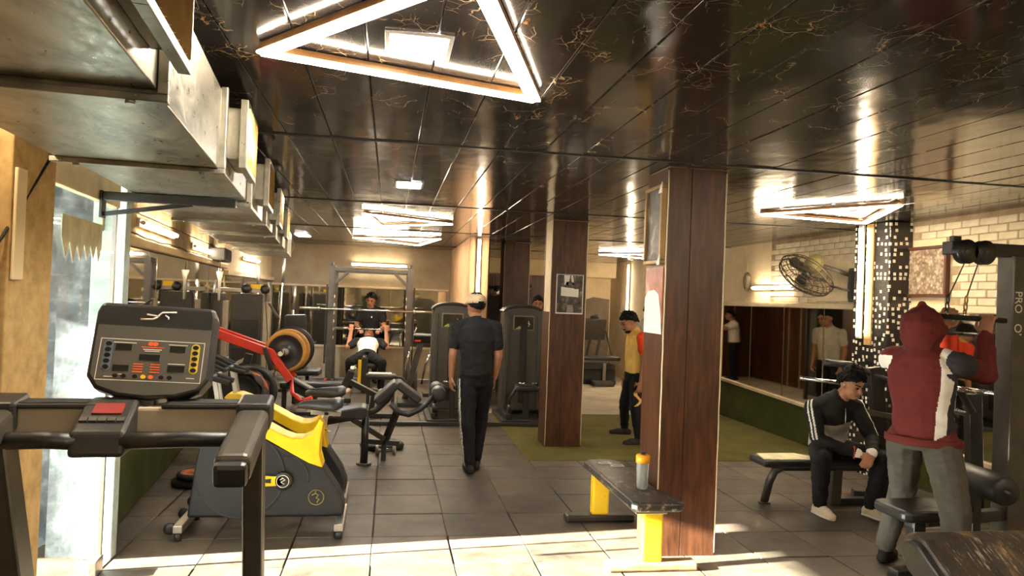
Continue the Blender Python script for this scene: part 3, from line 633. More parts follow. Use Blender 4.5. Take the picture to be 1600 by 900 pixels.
# ================================================================ plates
def plate(name, c, ax, R, th, mat, rim, label=None, cat=None, grp=None, parent=None):
    """slotted weight plate; a thing when label is given, else a part"""
    ax = Vector(ax).normalized(); c = Vector(c)
    if label: root = thing(name, label, cat, c, 0, grp)
    prof = [(.026, -th/2), (R*.3, -th/2), (R*.33, -th*.3), (R*.78, -th*.3), (R*.82, -th/2), (R, -th*.42), (R, th*.42), (R*.82, th/2), (R*.78, th*.3), (R*.33, th*.3), (R*.3, th/2), (.026, th/2), (.026, -th/2)]
    g = G().lathe(prof, c, ax, 36)
    if label: d = g.obj('disc', mat, root, world=True)
    else: d = g.obj(name, mat, parent, world=True); root = d
    u = ax.orthogonal().normalized(); v_ = ax.cross(u)
    if rim: G().tube([c+(u*cos(a)+v_*sin(a))*R*.93 for a in np.linspace(0, 2*pi, 36, endpoint=False)], th*.55, 8, closed=True).obj('rim', rim, d if not label else root, world=True)
    G().lathe([(.026, -th*.55), (.036, -th*.55), (.036, th*.55), (.026, th*.55)], c, ax, 20).obj('bush', M_steel, d if not label else root, world=True)
    return root
M_ochre = pm('ochre_rubber', (186, 132, 52), .55); M_orange = pm('orange_rubber', (178, 84, 36), .55)

# ================================================================ plate loaded machine with red arms (left wall)
pl = thing('plate_loaded_press', 'plate loaded lever machine with red arms beside the left wall', 'gym machine', (-1.3, 7.7, 0))
def W(g, name, mat, par=pl, bevel=.006, seg=2): return g.obj(name, mat, par, bevel, seg, world=True)
for y in (7.55, 7.80):
    W(G().bar((-1.70, y, 1.20), (-1.12, y, 1.0), .06, .08), 'lever_arm', M_red)
    W(G().bar((-1.13, y, 1.015), (-.93, y, .74), .06, .07), 'lever_arm', M_red)
W(G().bar((-1.70, 7.52, 1.2), (-1.70, 7.83, 1.2), .05, .05), 'cross_tube', M_red)
W(G().bar((-1.18, 7.50, 1.06), (-1.10, 7.50, .84), .04, .04), 'link', M_black)
W(G().tube([(-.93, 7.6, .74), (-.90, 7.5, .62), (-.8, 7.4, .56), (-.70, 7.35, .60)], .02, 10), 'red_handle', M_red, bevel=0)
W(G().bar((-1.75, 7.68, .06), (-.6, 7.68, .06), .08, .07), 'base_rail', M_black)
W(G().bar((-1.55, 7.68, .06), (-1.35, 7.68, .98), .07, .07), 'main_post', M_black); W(G().bar((-1.0, 7.85, .68), (-.62, 7.85, .48), .08, .08), 'seat_rail', M_black)
W(G().bar((-.98, 7.85, .73), (-.62, 7.85, .54), .16, .05), 'back_pad', M_pad, bevel=.02); W(G().bar((-.64, 7.85, .06), (-.64, 7.85, .48), .06, .06), 'front_post', M_black)
W(G().bar((-.64, 7.68, .06), (-.64, 7.95, .06), .07, .06), 'base_rail', M_black)
W(G().tube([(-1.30, 6.9, .66), (-1.30, 7.5, .66)], .024, 12), 'plate_horn', M_chrome, bevel=0); W(G().tube([(-1.03, 7.5, 1.0), (-1.03, 8.15, 1.0)], .024, 12), 'plate_horn', M_chrome, bevel=0)
plate('weight_plate', (-1.30, 7.0, .655), (0, 1, 0), .20, .05, M_rubber, None, 'dark weight plate on the near horn of the red armed machine', 'weight plate', 'plates on the red machine')
plate('weight_plate', (-1.27, 7.12, .66), (0, 1, 0), .20, .045, M_orange, M_orange, 'orange weight plate behind the dark plate on the red armed machine', 'weight plate', 'plates on the red machine')
plate('weight_plate', (-1.25, 7.26, .67), (0, 1, 0), .245, .05, M_black, None, 'largest black weight plate innermost on the near horn', 'weight plate', 'plates on the red machine')
plate('weight_plate', (-1.01, 7.72, 1.005), (0, 1, 0), .195, .05, M_black, M_ochre, 'black weight plate with ochre rim facing the camera', 'weight plate', 'plates on the red machine')
plate('weight_plate', (-1.0, 7.86, 1.01), (0, 1, 0), .205, .05, M_ochre, M_ochre, 'second ochre rimmed weight plate behind the front one', 'weight plate', 'plates on the red machine')
plate('weight_plate', (-.99, 8.0, 1.015), (0, 1, 0), .235, .05, M_black, None, 'plain black weight plate behind the ochre rimmed plates', 'weight plate', 'plates on the red machine')

# ================================================================ leg curl bench (mid floor)
lc = thing('leg_curl_bench', 'black leg curl bench with angled pads and foam roller on mid floor', 'gym bench', (-.05, 7.2, 0))
def W2(g, n_, m_, bevel=.006, seg=2): return g.obj(n_, m_, lc, bevel, seg, world=True)
W2(G().cyl((-.18, 7.18, .02), (-.18, 7.18, .5), .035, n=16), 'post', M_black, 0); W2(G().cyl((-.18, 7.18, .0), (-.18, 7.18, .022), .072, n=24), 'foot_plate', M_gunmetal, .003)
W2(G().prism([(-.58, .44), (-.56, .47), (-.38, .53), (-.22, .56), (-.17, .55), (-.17, .48), (-.2, .44)], (0, 7.2, 0), (1, 0, 0), (0, 0, 1), (0, 1, 0), -.14, .14), 'seat_pad', M_pad, .025, 3)
W2(G().bar((-.62, 7.2, .385), (-.17, 7.2, .47), .06, .06), 'seat_beam', M_black)
W2(G().tube([(-.18, 7.18, .47), (-.08, 7.2, .52), (.02, 7.2, .62), (.06, 7.2, .70)], .03, 12), 'neck_tube', M_black, 0)
W2(G().bar((-.09, 7.2, .60), (.10, 7.2, .78), .34, .075), 'upper_pad', M_pad, .02, 3)
W2(G().bar((.10, 7.2, .78), (.32, 7.2, .62), .34, .07), 'upper_pad', M_pad, .02, 3)
W2(G().tube([(.05, 7.05, .60), (.12, 7.05, .52), (.22, 7.05, .50), (.32, 7.05, .55), (.46, 7.05, .68)], .028, 12), 'lever', M_black, 0)
W2(G().tube([(.49, 6.95, .70), (.49, 7.42, .72)], .016, 10), 'roller_axle', M_chrome, 0)
for a, b_ in ((6.94, 7.12), (7.24, 7.44)): W2(G().lathe([(.016, 0), (.06, 0), (.068, .01), (.068, b_-a-.01), (.06, b_-a), (.016, b_-a)], (.49, a, .70), (0, 1, .04), 20), 'foam_roller', M_pad, 0)
W2(G().bar((-.3, 7.2, .42), (.0, 7.3, .22), .05, .05), 'brace', M_black); W2(G().bar((.12, 7.25, .52), (-.0, 7.35, .16), .055, .055), 'rear_post', M_black)
W2(G().bar((-.15, 7.35, .19), (.15, 7.35, .17), .05, .05), 'rear_rail', M_black); W2(G().bar((-.55, 7.2, .40), (-.62, 7.2, .0), .05, .05), 'rear_leg', M_black)
W2(G().bar((.0, 7.35, .18), (.0, 7.35, .0), .05, .05), 'rear_leg', M_black)
# dumbbell and plate on the floor
db = thing('dumbbell', 'small chrome dumbbell lying under the leg curl bench', 'dumbbell', (.03, 7.9, .05), radians(4))
G().tube([(-.1, 0, .0), (.1, 0, .0)], .014, 10).obj('handle', M_chrome, db)
for s in (-1, 1): G().lathe([(.02, 0), (.05, .005), (.05, .03), (.02, .035)], (s*.085-.0175, 0, 0), (1, 0, 0), 20).obj('head', M_steel, db)
fp = plate('floor_plate', (-.02, 7.98, .03), (0, 0, 1), .215, .058, M_rubber, M_rubber, 'black weight plate lying flat on the floor in the aisle', 'weight plate', 'plates on the floor')
g = G().prism([(-.06, .02), (.0, .05), (.06, .03), (.09, -.02), (.02, -.03), (-.05, -.03)], (-.02, 7.97, .062), (1, 0, 0), (0, 1, 0), (0, 0, 1), 0, .006); o = g.obj('paper_scrap', M_white); tag(o, 'crumpled white paper scrap on the flat floor plate', 'paper')
db.location.y = 7.62; db.location.x = .02
plate('floor_plate', (-1.52, 6.45, .03), (0, 0, 1), .16, .055, M_rubber, M_rubber, 'black weight plate lying lowest in the small stack by the left turf', 'weight plate', 'plates on the floor')
plate('floor_plate', (-1.50, 6.43, .085), (0, 0, 1), .14, .05, M_orange, M_rubber, 'orange centred weight plate lying on top of the small stack', 'weight plate', 'plates on the floor')
plate('floor_plate', (-.78, 7.0, .03), (0, 0, 1), .15, .055, M_rubber, M_rubber, 'black weight plate on the floor behind the spin bike', 'weight plate', 'plates on the floor')

# ================================================================ cable towers by the left wall
ct = thing('cable_machine', 'tall cable machine with two dark weight towers by the left wall', 'gym machine', (-1.72, 9.5, 0))
def W3(g, n_, m_, bevel=.006, par=ct): return g.obj(n_, m_, par, bevel, world=True)
for x0, x1, y in ((-2.10, -1.99, 9.35), (-1.90, -1.54, 9.45)):
    W3(G().b2(x0, x1, y, y+.25, .12, 1.56), 'weight_shroud', M_shroud, .012)
    for k in range(3): W3(G().b2(x0+.03, x1-.03, y-.006, y, .3+.35*k, .55+.35*k), 'shroud_panel', M_black, .003)
for x in (-1.96, -1.48): W3(G().b2(x-.035, x+.035, 9.42, 9.49, .05, 1.47), 'upright', M_silver)
for x in (-2.05, -1.5): W3(G().bar((x, 9.46, 1.45), (x, 9.46, 1.62), .05, .05), 'upright_head', M_chrome); 
for x in (-1.72, -1.5): W3(G().lathe([(.01, -.015), (.055, -.015), (.045, 0), (.055, .015), (.01, .015)], (x, 9.4, 1.62), (0, 1, 0), 20), 'pulley', M_black, 0)
W3(G().bar((-2.05, 9.46, 1.6), (-1.45, 9.46, 1.6), .05, .05), 'top_beam', M_steel)
W3(G().bar((-2.08, 9.46, .05), (-1.3, 9.46, .05), .08, .08), 'base_rail', M_black); W3(G().bar((-1.45, 9.42, 1.45), (-1.28, 9.1, 1.28), .025, .025), 'arm', M_gunmetal)
W3(G().tube([(-1.5, 9.4, 1.58), (-1.42, 9.2, 1.1), (-1.4, 9.1, .6)], .005, 6), 'cable', M_cord, 0)
W3(G().b2(-1.68, -1.56, 9.44, 9.447, 1.62, 1.68), 'yellow_tag', M_yellow, 0); W3(G().bar((-1.95, 8.95, .62), (-1.6, 8.95, .82), .04, .04), 'side_lever', M_silver)
W3(G().bar((-1.95, 8.95, .05), (-1.95, 8.95, .64), .05, .05), 'lever_post', M_black); W3(G().bar((-1.95, 8.95, .05), (-1.95, 9.46, .05), .05, .05), 'lever_base', M_black)
# barbells standing on end in the far left corner
for i, (x, y, tx, ty, zt_) in enumerate(((-1.80, 12.6, -1.74, 12.7, 2.15), (-1.95, 12.9, -2.02, 13.0, 1.75), (-1.62, 13.0, -1.60, 13.1, 1.7), (-2.02, 12.3, -2.1, 12.4, 2.0))):
    p0, p1 = Vector((x, y, .0)), Vector((tx, ty, zt_)); d = (p1-p0).normalized()
    r = thing('barbell', ('longest chrome barbell standing on end in the far left corner', 'second barbell standing on end nearest the left wall mirror', 'short barbell standing on end beside the tall one', 'leaning barbell standing against the far left wall')[i], 'barbell', p0, 0, 'barbells standing in the corner')
    G().tube([p0, p1], .014, 8).obj('shaft', M_chrome, r, world=True); G().tube([p0, p0+d*.4], .025, 10).obj('sleeve', M_steel, r, world=True); G().tube([p1-d*.4, p1], .025, 10).obj('sleeve', M_steel, r, world=True)
bs = thing('barbell_holder', 'black upright barbell holder base in the far left corner', 'rack', (-1.85, 12.7, 0))
G().b2(-2.1, -1.55, 12.25, 13.1, .0, .05).obj('base', M_black, bs, .01, world=True); G().b2(-2.1, -1.55, 12.25, 13.1, .5, .53).obj('top_plate', M_black, bs, .005, world=True)
for x, y in ((-2.07, 12.28), (-1.58, 12.28), (-2.07, 13.07), (-1.58, 13.07)): G().bar((x, y, .03), (x, y, .52), .03, .03).obj('leg', M_black, bs, world=True)
# upright padded bench
ub = thing('upright_bench', 'black padded upright bench left of the power rack', 'gym bench', (-1.25, 10.9, 0))
def W4(g, n_, m_, bevel=.01): return g.obj(n_, m_, ub, bevel, world=True)
W4(G().bar((-1.28, 10.95, .55), (-1.32, 11.0, 1.28), .30, .09, up=(0, 1, 0)), 'back_pad', M_pad, .03); W4(G().box((-1.08, 10.7, .50), (.34, .4, .08)), 'seat_pad', M_pad, .03)
W4(G().bar((-1.3, 11.05, 0), (-1.3, 11.05, 1.1), .06, .06), 'post', M_black); W4(G().bar((-1.3, 11.1, .05), (-.5, 11.1, .05), .08, .07), 'base_rail', M_black); W4(G().bar((-1.1, 10.75, .05), (-1.1, 10.75, .48), .05, .05), 'seat_post', M_black)
W4(G().bar((-1.1, 10.75, .05), (-1.3, 11.05, .05), .05, .05), 'base_rail', M_black)
W4(G().tube([(-1.05, 10.6, .35), (-.9, 10.6, .34), (-.82, 10.6, .42)], .014, 8), 'red_handle', M_red, 0); W4(G().tube([(-1.12, 10.6, .24), (-.92, 10.6, .22)], .014, 8), 'red_handle', M_red, 0)
# long black floor beam bench in front of the rack
fb = thing('decline_bench', 'low black decline bench with chrome handle in front of the power rack', 'gym bench', (-.6, 9.9, 0))
def W5(g, n_, m_, bevel=.01): return g.obj(n_, m_, fb, bevel, world=True)
W5(G().bar((-1.35, 10.0, .40), (-.55, 10.0, .40), .26, .09), 'long_pad', M_pad, .03); W5(G().bar((-.62, 9.9, .24), (-.45, 9.9, .60), .09, .09), 'handle_post', M_black)
W5(G().tube([(-.45, 9.85, .6), (-.43, 9.83, .66)], .035, 12), 'handle_cap', M_chrome, 0); W5(G().bar((-.50, 9.9, .48), (.0, 9.7, .26), .07, .07), 'lever', M_black)
W5(G().bar((-.20, 9.9, .0), (-.14, 9.9, .38), .07, .07), 'post', M_black); W5(G().bar((-.6, 9.9, .03), (.1, 9.9, .03), .07, .06), 'base_rail', M_black)
for x in (-1.3, -.65): W5(G().bar((x, 10.0, 0), (x, 10.0, .37), .06, .06), 'leg', M_black)
W5(G().bar((-1.3, 10., .03), (-.55, 9.92, .03), .05, .05), 'base_rail', M_black)

jk = thing('dark_jacket', 'dark jacket draped over the near plates of the red armed machine', 'jacket', (-1.24, 6.98, .8))
vs_, fs = [], []
for i in range(15):
    a = -.35+1.95*i/14          # around the plate rim, from its top down the right side
    for j in range(9):
        y = 6.93+.045*j; rr_ = .215+.012*sin(i*1.3+j*.9)+.006*sin(j*2.1+i*.4)
        vs_.append((-1.29+rr_*sin(a), y, .66+rr_*cos(a)))
for i in range(14):
    for j in range(8): fs.append((i*9+j, (i+1)*9+j, (i+1)*9+j+1, i*9+j+1))
o = G().add(vs_, fs, True).obj('cloth', pm('charcoal_cloth', (52, 44, 38), .9, bump=.4, bscale=20), jk, world=True); q_ = o.modifiers.new('thick', 'SOLIDIFY'); q_.thickness = .012
# ================================================================ power rack at the back
rk = thing('power_rack', 'dark steel power rack in front of the back mirror', 'power rack', (-.32, 13.45, 0))
def WR(g, n_, m_, bevel=.005, par=rk): return g.obj(n_, m_, par, bevel, world=True)
for x in (-.99, .34):
    for y in (13.05, 13.85):
        WR(G().b2(x-.05, x+.05, y-.05, y+.05, .05, 2.08), 'upright', M_gunmetal)
        if y < 13.5:
            for k in range(6): WR(G().box((x+(.058 if x < 0 else -.058), y-.02, .85+.14*k), (.016, .05, .05)), 'hook', M_cream, .004)
    WR(G().b2(x-.05, x+.05, 12.8, 14.1, .0, .06), 'foot_rail', M_gunmetal); WR(G().bar((x, 13.05, 2.05), (x, 13.85, 2.05), .07, .06), 'top_rail', M_gunmetal)
    WR(G().bar((x, 13.0, 2.08), (x, 13.0, 2.14), .04, .04), 'post_cap', M_black)
    WR(G().b2(x-.09 if x < 0 else x+.06, x-.06 if x < 0 else x+.09, 13.02, 13.06, .4, 1.75), 'guide_rod', M_black)
for y in (13.05, 13.85): WR(G().bar((-.97, y, 2.02), (.32, y, 2.02), .06, .07), 'cross_beam', M_gunmetal)
for s, x in ((1, -.94), (-1, .29)): WR(G().bar((x, 13.05, 1.78), (x+s*.24, 13.05, 2.0), .05, .05), 'corner_brace', M_gunmetal)
def barbell(c, half, label, grp=None, plates=()):
    r = thing('barbell', label, 'barbell', c, 0, grp); c = Vector(c)
    G().tube([c-V(half, 0, 0), c+V(half, 0, 0)], .015, 10).obj('shaft', M_chrome, r, world=True)
    for s in (-1, 1): G().tube([c+V(s*half, 0, 0), c+V(s*(half-.3), 0, 0)], .025, 12).obj('sleeve', M_steel, r, world=True); G().tube([c+V(s*(half-.3), 0, 0), c+V(s*(half-.33), 0, 0)], .034, 12).obj('collar', M_steel, r, world=True)
    return r
barbell((-.38, 12.97, 1.335), 1.12, 'long chrome barbell racked on the power rack hooks', 'barbells at the rack')
barbell((-.33, 13.2, 1.0), .62, 'short chrome barbell held by the lying lifter', 'barbells at the rack')
# incline bench of the lifter with yellow stripe
ib = thing('incline_bench', 'black incline bench with a yellow striped front post inside the rack', 'gym bench', (-.42, 12.9, 0))
def WI(g, n_, m_, bevel=.01): return g.obj(n_, m_, ib, bevel, world=True)
WI(G().bar((-.34, 12.72, .47), (-.34, 13.35, .72), .28, .08), 'back_pad', M_pad, .03); WI(G().box((-.34, 12.55, .43), (.3, .34, .08)), 'seat_pad', M_pad, .03)
WI(G().bar((-.36, 12.25, .05), (-.36, 12.25, .58), .10, .07), 'front_post', M_black); WI(G().b2(-.46, -.41, 12.19, 12.23, .08, .55), 'yellow_stripe', M_yellow, .004); WI(G().bar((-.36, 12.1, .58), (-.36, 12.1, .63), .06, .06), 'post_cap', M_chrome)
WI(G().bar((-.36, 12.25, .04), (-.36, 13.4, .04), .08, .07), 'base_rail', M_black); WI(G().bar((-.34, 13.2, .04), (-.34, 13.2, .62), .06, .06), 'rear_post', M_black); WI(G().bar((-.34, 12.55, .05), (-.34, 12.55, .42), .06, .06), 'seat_post', M_black)
# low flat bench in front
lb = thing('low_bench', 'small black padded bench with pale top in front of the lifter', 'gym bench', (-.1, 11.2, 0))
G().box((-.08, 11.2, .40), (.45, .28, .07)).obj('pad', M_pad, lb, .025, 3, world=True); G().box((-.1, 11.2, .445), (.34, .2, .012)).obj('towel', M_white, lb, .004, world=True)
for x in (-.26, .1): G().bar((x, 11.2, 0), (x, 11.2, .37), .05, .2).obj('leg', M_black, lb, .004, world=True)
G().tube([(.13, 11.1, .40), (.22, 11.1, .40), (.28, 11.1, .33), (.32, 11.1, .22)], .022, 10).obj('handle', M_black, lb, world=True)

# ================================================================ two shrouded weight stack machines
def stack_machine(cx, label, w_=.54, dz=0):
    m = thing('weight_stack_machine', label, 'gym machine', (cx, 10.0, 0), 0, 'shrouded weight stack machines'); h = w_/2
    # local coords; front is -y
    arch = [(-h, .10), (h, .10), (h, 1.44)]+[(h*cos(a), 1.44+.095*sin(a)) for a in np.linspace(.25, pi-.25, 9)]+[(-h, 1.44)]
    sh = G().prism(arch, (0, 0, 0), (1, 0, 0), (0, 0, 1), (0, 1, 0), 0, .36).obj('shroud', M_shroud, m, .03, 3)
    top = [(h*1.06*cos(a), 1.44+.11*sin(a)) for a in np.linspace(.1, pi-.1, 13)]+[(h*1.02*cos(a), 1.425+.095*sin(a)) for a in np.linspace(pi-.1, .1, 13)]
    G().prism(top, (0, 0, 0), (1, 0, 0), (0, 0, 1), (0, 1, 0), -.02, .37).obj('top_cap', M_black, m, .006)
    for s in (-1, 1): G().b2(s*h*.80-.02, s*h*.80+.02, -.018, .0, .14, 1.40).obj('corner_rib', M_shroud, m, .008)
    win = G().b2(-.145, .145, -.012, .0, 1.20, 1.40).obj('window_frame', pm('tan_frame', (112, 104, 84), .4), m, .006)
    G().b2(-.13, .13, -.016, -.011, 1.215, 1.385).obj('window_pane', pm('dark_glass', (46, 44, 38), .12), win)
    G().tube([(.06, -.018, 1.33), (.075, -.018, 1.29), (.06, -.018, 1.25)], .005, 5).obj('decal', M_white, win); G().tube([(.05, -.018, 1.30), (.09, -.018, 1.28)], .004, 5).obj('decal', M_white, win)
    G().prism([(-.12, 1.218), (.0, 1.218), (-.06, 1.26)], (0, -.0165, 0), (1, 0, 0), (0, 0, 1), (0, 1, 0), -.001, .0).obj('decal', pm('olive_print', (150, 150, 70), .5), win)
    G().b2(-.045, .045, -.02, .0, .22, 1.28).obj('stack_slot', M_rubber, m, .02)
    G().b2(-h-.06, h+.06, -.55, .42, .0, .06).obj('base_plate', M_black, m, .01)
    for s in (-1, 1): G().bar((s*h*.9, -.5, .10), (s*h*.9, .3, .10), .06, .06).obj('base_rail', M_black, m, .006)
    G().bar((0, -.38, .06), (0, -.38, .42), .07, .07).obj('seat_post', M_black, m, .006); G().box((0.0, -.36, .46), (.30, .30, .07)).obj('seat_pad', M_pad, m, .025)
    G().tube([(-.2, -.3, .06), (-.22, -.35, .3), (-.12, -.42, .5)], .022, 10).obj('lever', M_black, m); G().tube([(.2, -.3, .06), (.24, -.38, .35), (.12, -.45, .55)], .022, 10).obj('lever', M_black, m)
    for s in (-1, 1): G().tube([(s*.12, -.47, .53), (s*.05, -.5, .53)], .018, 8).obj('grip', M_chrome, m)
    G().lathe([(.02, -.03), (.06, -.03), (.06, .03), (.02, .03)], (-.22, -.4, .18), (1, 0, 0), 18).obj('cam_wheel', M_black, m)
    return m
stack_machine(.845, 'shrouded black weight stack machine left of the walking man', .53)
sm2 = stack_machine(1.82, 'shrouded black weight stack machine right of the walking man', .55)
sm3 = copy_tree(sm2); sm3.location = (-.7, -5.4, 0); sm3.rotation_euler = (0, 0, pi); sm3['label'] = 'shrouded weight stack machine behind the camera, seen only in the back mirrors'
sr = tag(G().b2(-.3, 2.2, 9.93, 9.99, 0, .05).obj('floor_rail', M_black, None, .01), 'long black steel rail on the floor before the weight stack machines', 'rail')
for v_ in sr.data.vertices: v_.co.y -= .62
# cross trainer between rack and machines
ctn = thing('cross_trainer', 'dark cross trainer with a red tipped console beside the left stack machine', 'exercise machine', (.35, 11.3, 0))
def WC(g, n_, m_, bevel=.006): return g.obj(n_, m_, ctn, bevel, world=True)
WC(G().bar((.28, 11.3, .05), (.50, 11.3, .95), .08, .09), 'mast', M_gunmetal); WC(G().box((.52, 11.28, .98), (.30, .1, .14), (.3, 0, 0)), 'console', M_black, .03); WC(G().box((.44, 11.22, .94), (.09, .02, .03)), 'red_tip', M_red)
for s in (-1, 1): WC(G().tube([(.4+s*.12, 11.2, .3), (.42+s*.14, 11.1, .6), (.5+s*.16, 11.1, .85)], .016, 8), 'handle', M_chrome, 0); WC(G().box((.45+s*.13, 11.0, .18), (.11, .36, .05)), 'pedal', M_black)
WC(G().lathe([(.02, -.04), (.2, -.04), (.2, .04), (.02, .04)], (.42, 11.55, .28), (1, 0, 0), 24), 'flywheel', M_gunmetal, 0); WC(G().box((.42, 11.3, .03), (.5, .9, .06)), 'base', M_black)
# dome topped machine behind the right stack machine
dm = thing('dome_machine', 'dark gym machine with a rounded top behind the right stack machine', 'gym machine', (1.9, 12.6, 0))
def WD(g, n_, m_, bevel=.01): return g.obj(n_, m_, dm, bevel, world=True)
arch = [(1.62, .05), (2.2, .05), (2.2, 1.55)]+[(1.91+.29*cos(a), 1.55+.22*sin(a)) for a in np.linspace(.15, pi-.15, 11)]+[(1.62, 1.55)]
WD(G().prism(arch, (0, 12.5, 0), (1, 0, 0), (0, 0, 1), (0, 1, 0), 0, .3), 'shroud', M_shroud, .02); WD(G().bar((1.45, 12.55, 1.78), (2.4, 12.55, 1.86), .06, .06), 'top_beam', M_black)
for x in (1.5, 2.35): WD(G().bar((x, 12.55, 0), (x, 12.55, 1.8), .06, .06), 'upright', M_black)
for x, y in ((1.75, 12.45), (2.05, 12.45)): WD(G().lathe([(.01, -.02), (.07, -.02), (.055, 0), (.07, .02), (.01, .02)], (x, y, 1.72), (0, 1, 0), 20), 'pulley', M_chrome, 0)

# ================================================================ front bench with yellow legs
fbn = thing('flat_bench', 'worn black bench with yellow legs beside the nearest wood clad pillar', 'bench', (1.6, 4.85, 0))
def WB(g, n_, m_, bevel=.006, seg=2): return g.obj(n_, m_, fbn, bevel, seg, world=True)
t = NT('worn_vinyl'); v = t.coord(); n = t.noise(v, 5, 6, .7); sp = t.noise(t.coord('Object', (1, .3, 1)), 30, 4, .7)
c = t.ramp(n, [(.35, srgb(28, 26, 25)), (.62, srgb(62, 54, 46)), (.7, srgb(110, 88, 62))]); c = t.mix(t.ramp(sp, [(.56, (0, 0, 0, 1)), (.66, (.6, .6, .6, 1))]), c, srgb(165, 150, 130)); t.base(c, .4); t.bump(n, .3, .01); M_worn = t.m
t = NT('scuffed_wood'); v = t.coord('Object', (.3, 1, 1)); n = t.noise(v, 18, 5, .7); t.base(t.ramp(n, [(.3, srgb(70, 50, 34)), (.5, srgb(150, 116, 78)), (.75, srgb(196, 164, 118))]), .6); M_scuff = t.m
WB(G().prism([(1.47, 4.26), (1.50, 4.22), (1.77, 4.22), (1.80, 4.26), (1.80, 4.40), (1.738, 4.56), (1.738, 5.36), (1.70, 5.42), (1.52, 5.42), (1.47, 5.36)], (0, 0, 0), (1, 0, 0), (0, 1, 0), (0, 0, 1), .385, .445), 'pad', M_worn, .018, 3)
WB(G().b2(1.50, 1.70, 4.26, 5.38, .365, .386), 'pad_board', M_steel)
yl = NT('chipped_yellow'); v = yl.coord(); n = yl.noise(v, 22, 5, .7); yl.base(yl.ramp(n, [(.66, srgb(240, 200, 26)), (.70, srgb(70, 58, 30))]), .45); M_cy = yl.m
for y, xx in ((4.37, 1.64), (5.36, 1.60)):
    lg = WB(G().b2(xx-.065, xx+.065, y-.035, y+.035, .05, .37), 'leg', M_cy, .014)
    WB(G().b2(1.34 if y > 5 else 1.36, 1.86 if y > 5 else 1.93, y-.055, y+.055, .0, .052), 'foot', M_black if y > 5 else M_scuff, .014)
bt = thing('shaker_bottle', 'clear shaker bottle with yellow cap standing on the bench', 'bottle', (1.635, 4.55, .446))
t = NT('smoky_plastic'); t.base(srgb(190, 192, 190), .12); t.b.inputs['Transmission Weight'].default_value = .65; t.b.inputs['IOR'].default_value = 1.2; M_clear = t.m
G().lathe([(.0, .0), (.033, .0), (.036, .01), (.041, .17), (.041, .175)], (0, 0, 0), n=28).obj('cup', M_clear, bt); G().lathe([(.044, .165), (.045, .205), (.040, .215), (.02, .216), (.0, .216)], (0, 0, 0), n=28).obj('lid', pm('amber_lid', (236, 160, 20), .4), bt)
G().box((.0, 0, .225), (.03, .02, .018)).obj('spout_cap', M_black, bt, .004)
for i, (x, y, r) in enumerate(((1.60, 5.26, .3), (1.67, 5.18, .1))):
    c_ = thing('card', ('pale card nearer the far end of the bench', 'pale card lying nearer the bottle on the bench')[i], 'card', (x, y, .448), r, 'cards on the bench'); G().box((0, 0, .001), (.09, .055, .002)).obj('sheet', M_white, c_); G().box((.0, .0, .0025), (.07, .035, .001)).obj('print', pm('grey_print', (120, 110, 98), .6), c_)

# ================================================================ bench of the seated man
sb = thing('flat_bench', 'black padded flat bench under the seated man', 'bench', (3.6, 5.7, 0))
def WS(g, n_, m_, bevel=.006): return g.obj(n_, m_, sb, bevel, world=True)
WS(G().b2(3.02, 4.12, 5.56, 5.84, .345, .405), 'pad', M_pad, .022)
WS(G().tube([(3.36, 5.70, .33), (3.26, 5.70, .33), (3.19, 5.71, .29), (3.165, 5.74, .2), (3.155, 5.80, .012)], .034, 14), 'front_leg', M_gunmetal, 0); WS(G().cyl((3.155, 5.80, 0), (3.155, 5.80, .014), .05, n=20), 'foot_plate', M_gunmetal, .002)
WS(G().bar((3.25, 5.7, .32), (4.0, 5.7, .32), .06, .05), 'spine', M_black); WS(G().bar((3.75, 5.74, .0), (3.75, 5.72, .32), .09, .07), 'rear_leg', M_gunmetal); WS(G().bar((3.75, 5.74, .03), (4.05, 5.74, .03), .07, .06), 'base_rail', M_black)
tw = G().prism([(3.03, 5.60), (3.10, 5.575), (3.46, 5.58), (3.5, 5.70), (3.42, 5.82), (3.08, 5.81)], (0, 0, .406), (1, 0, 0), (0, 1, 0), (0, 0, 1), 0, .008).obj('towel', pm('cream_cloth', (232, 222, 180), .8)); tag(tw, 'cream cloth spread on the left end of the seated man bench', 'towel')

# ================================================================ lat pulldown machine
lt = thing('lat_pulldown', 'black lat pulldown machine with lettered upright at the right edge', 'gym machine', (4.0, 4.25, 0))
def WL(g, n_, m_, bevel=.006, par=lt): return g.obj(n_, m_, par, bevel, world=True)
up = WL(G().b2(3.965, 4.10, 4.2, 4.34, .0, 2.03), 'upright', M_gunmetal, .008)
WL(G().b2(4.32, 4.42, 4.2, 4.34, .0, 2.03), 'upright', M_gunmetal, .008)
WL(G().bar((3.53, 4.27, 2.06), (4.45, 4.27, 2.06), .09, .085), 'top_beam', M_black); WL(G().bar((4.10, 4.27, 1.35), (4.32, 4.27, 1.35), .06, .06), 'cross_tube', M_black)
for k in range(9): WL(G().b2(4.12, 4.30, 4.21, 4.33, .12+.065*k, .175+.065*k), 'weight_block', M_rubber, .004)
for x in (4.15, 4.27): WL(G().cyl((x, 4.27, .1), (x, 4.27, 2.03), .01, n=8), 'guide_rod', M_chrome, 0)
for x, y in ((3.605, 4.20), (3.735, 4.20)):
    pu = WL(G().lathe([(.012, -.022), (.078, -.022), (.064, 0), (.078, .022), (.012, .022)], (x, y, 2.035), (0, 1, 0), 28), 'pulley', M_black, 0); G().cyl((x, y-.035, 2.035), (x, y+.05, 2.035), .014, n=10).obj('axle', M_gunmetal, pu, world=True)
WL(G().bar((3.56, 4.27, 2.12), (3.62, 4.27, 2.12), .04, .04), 'beam_stop', M_black)
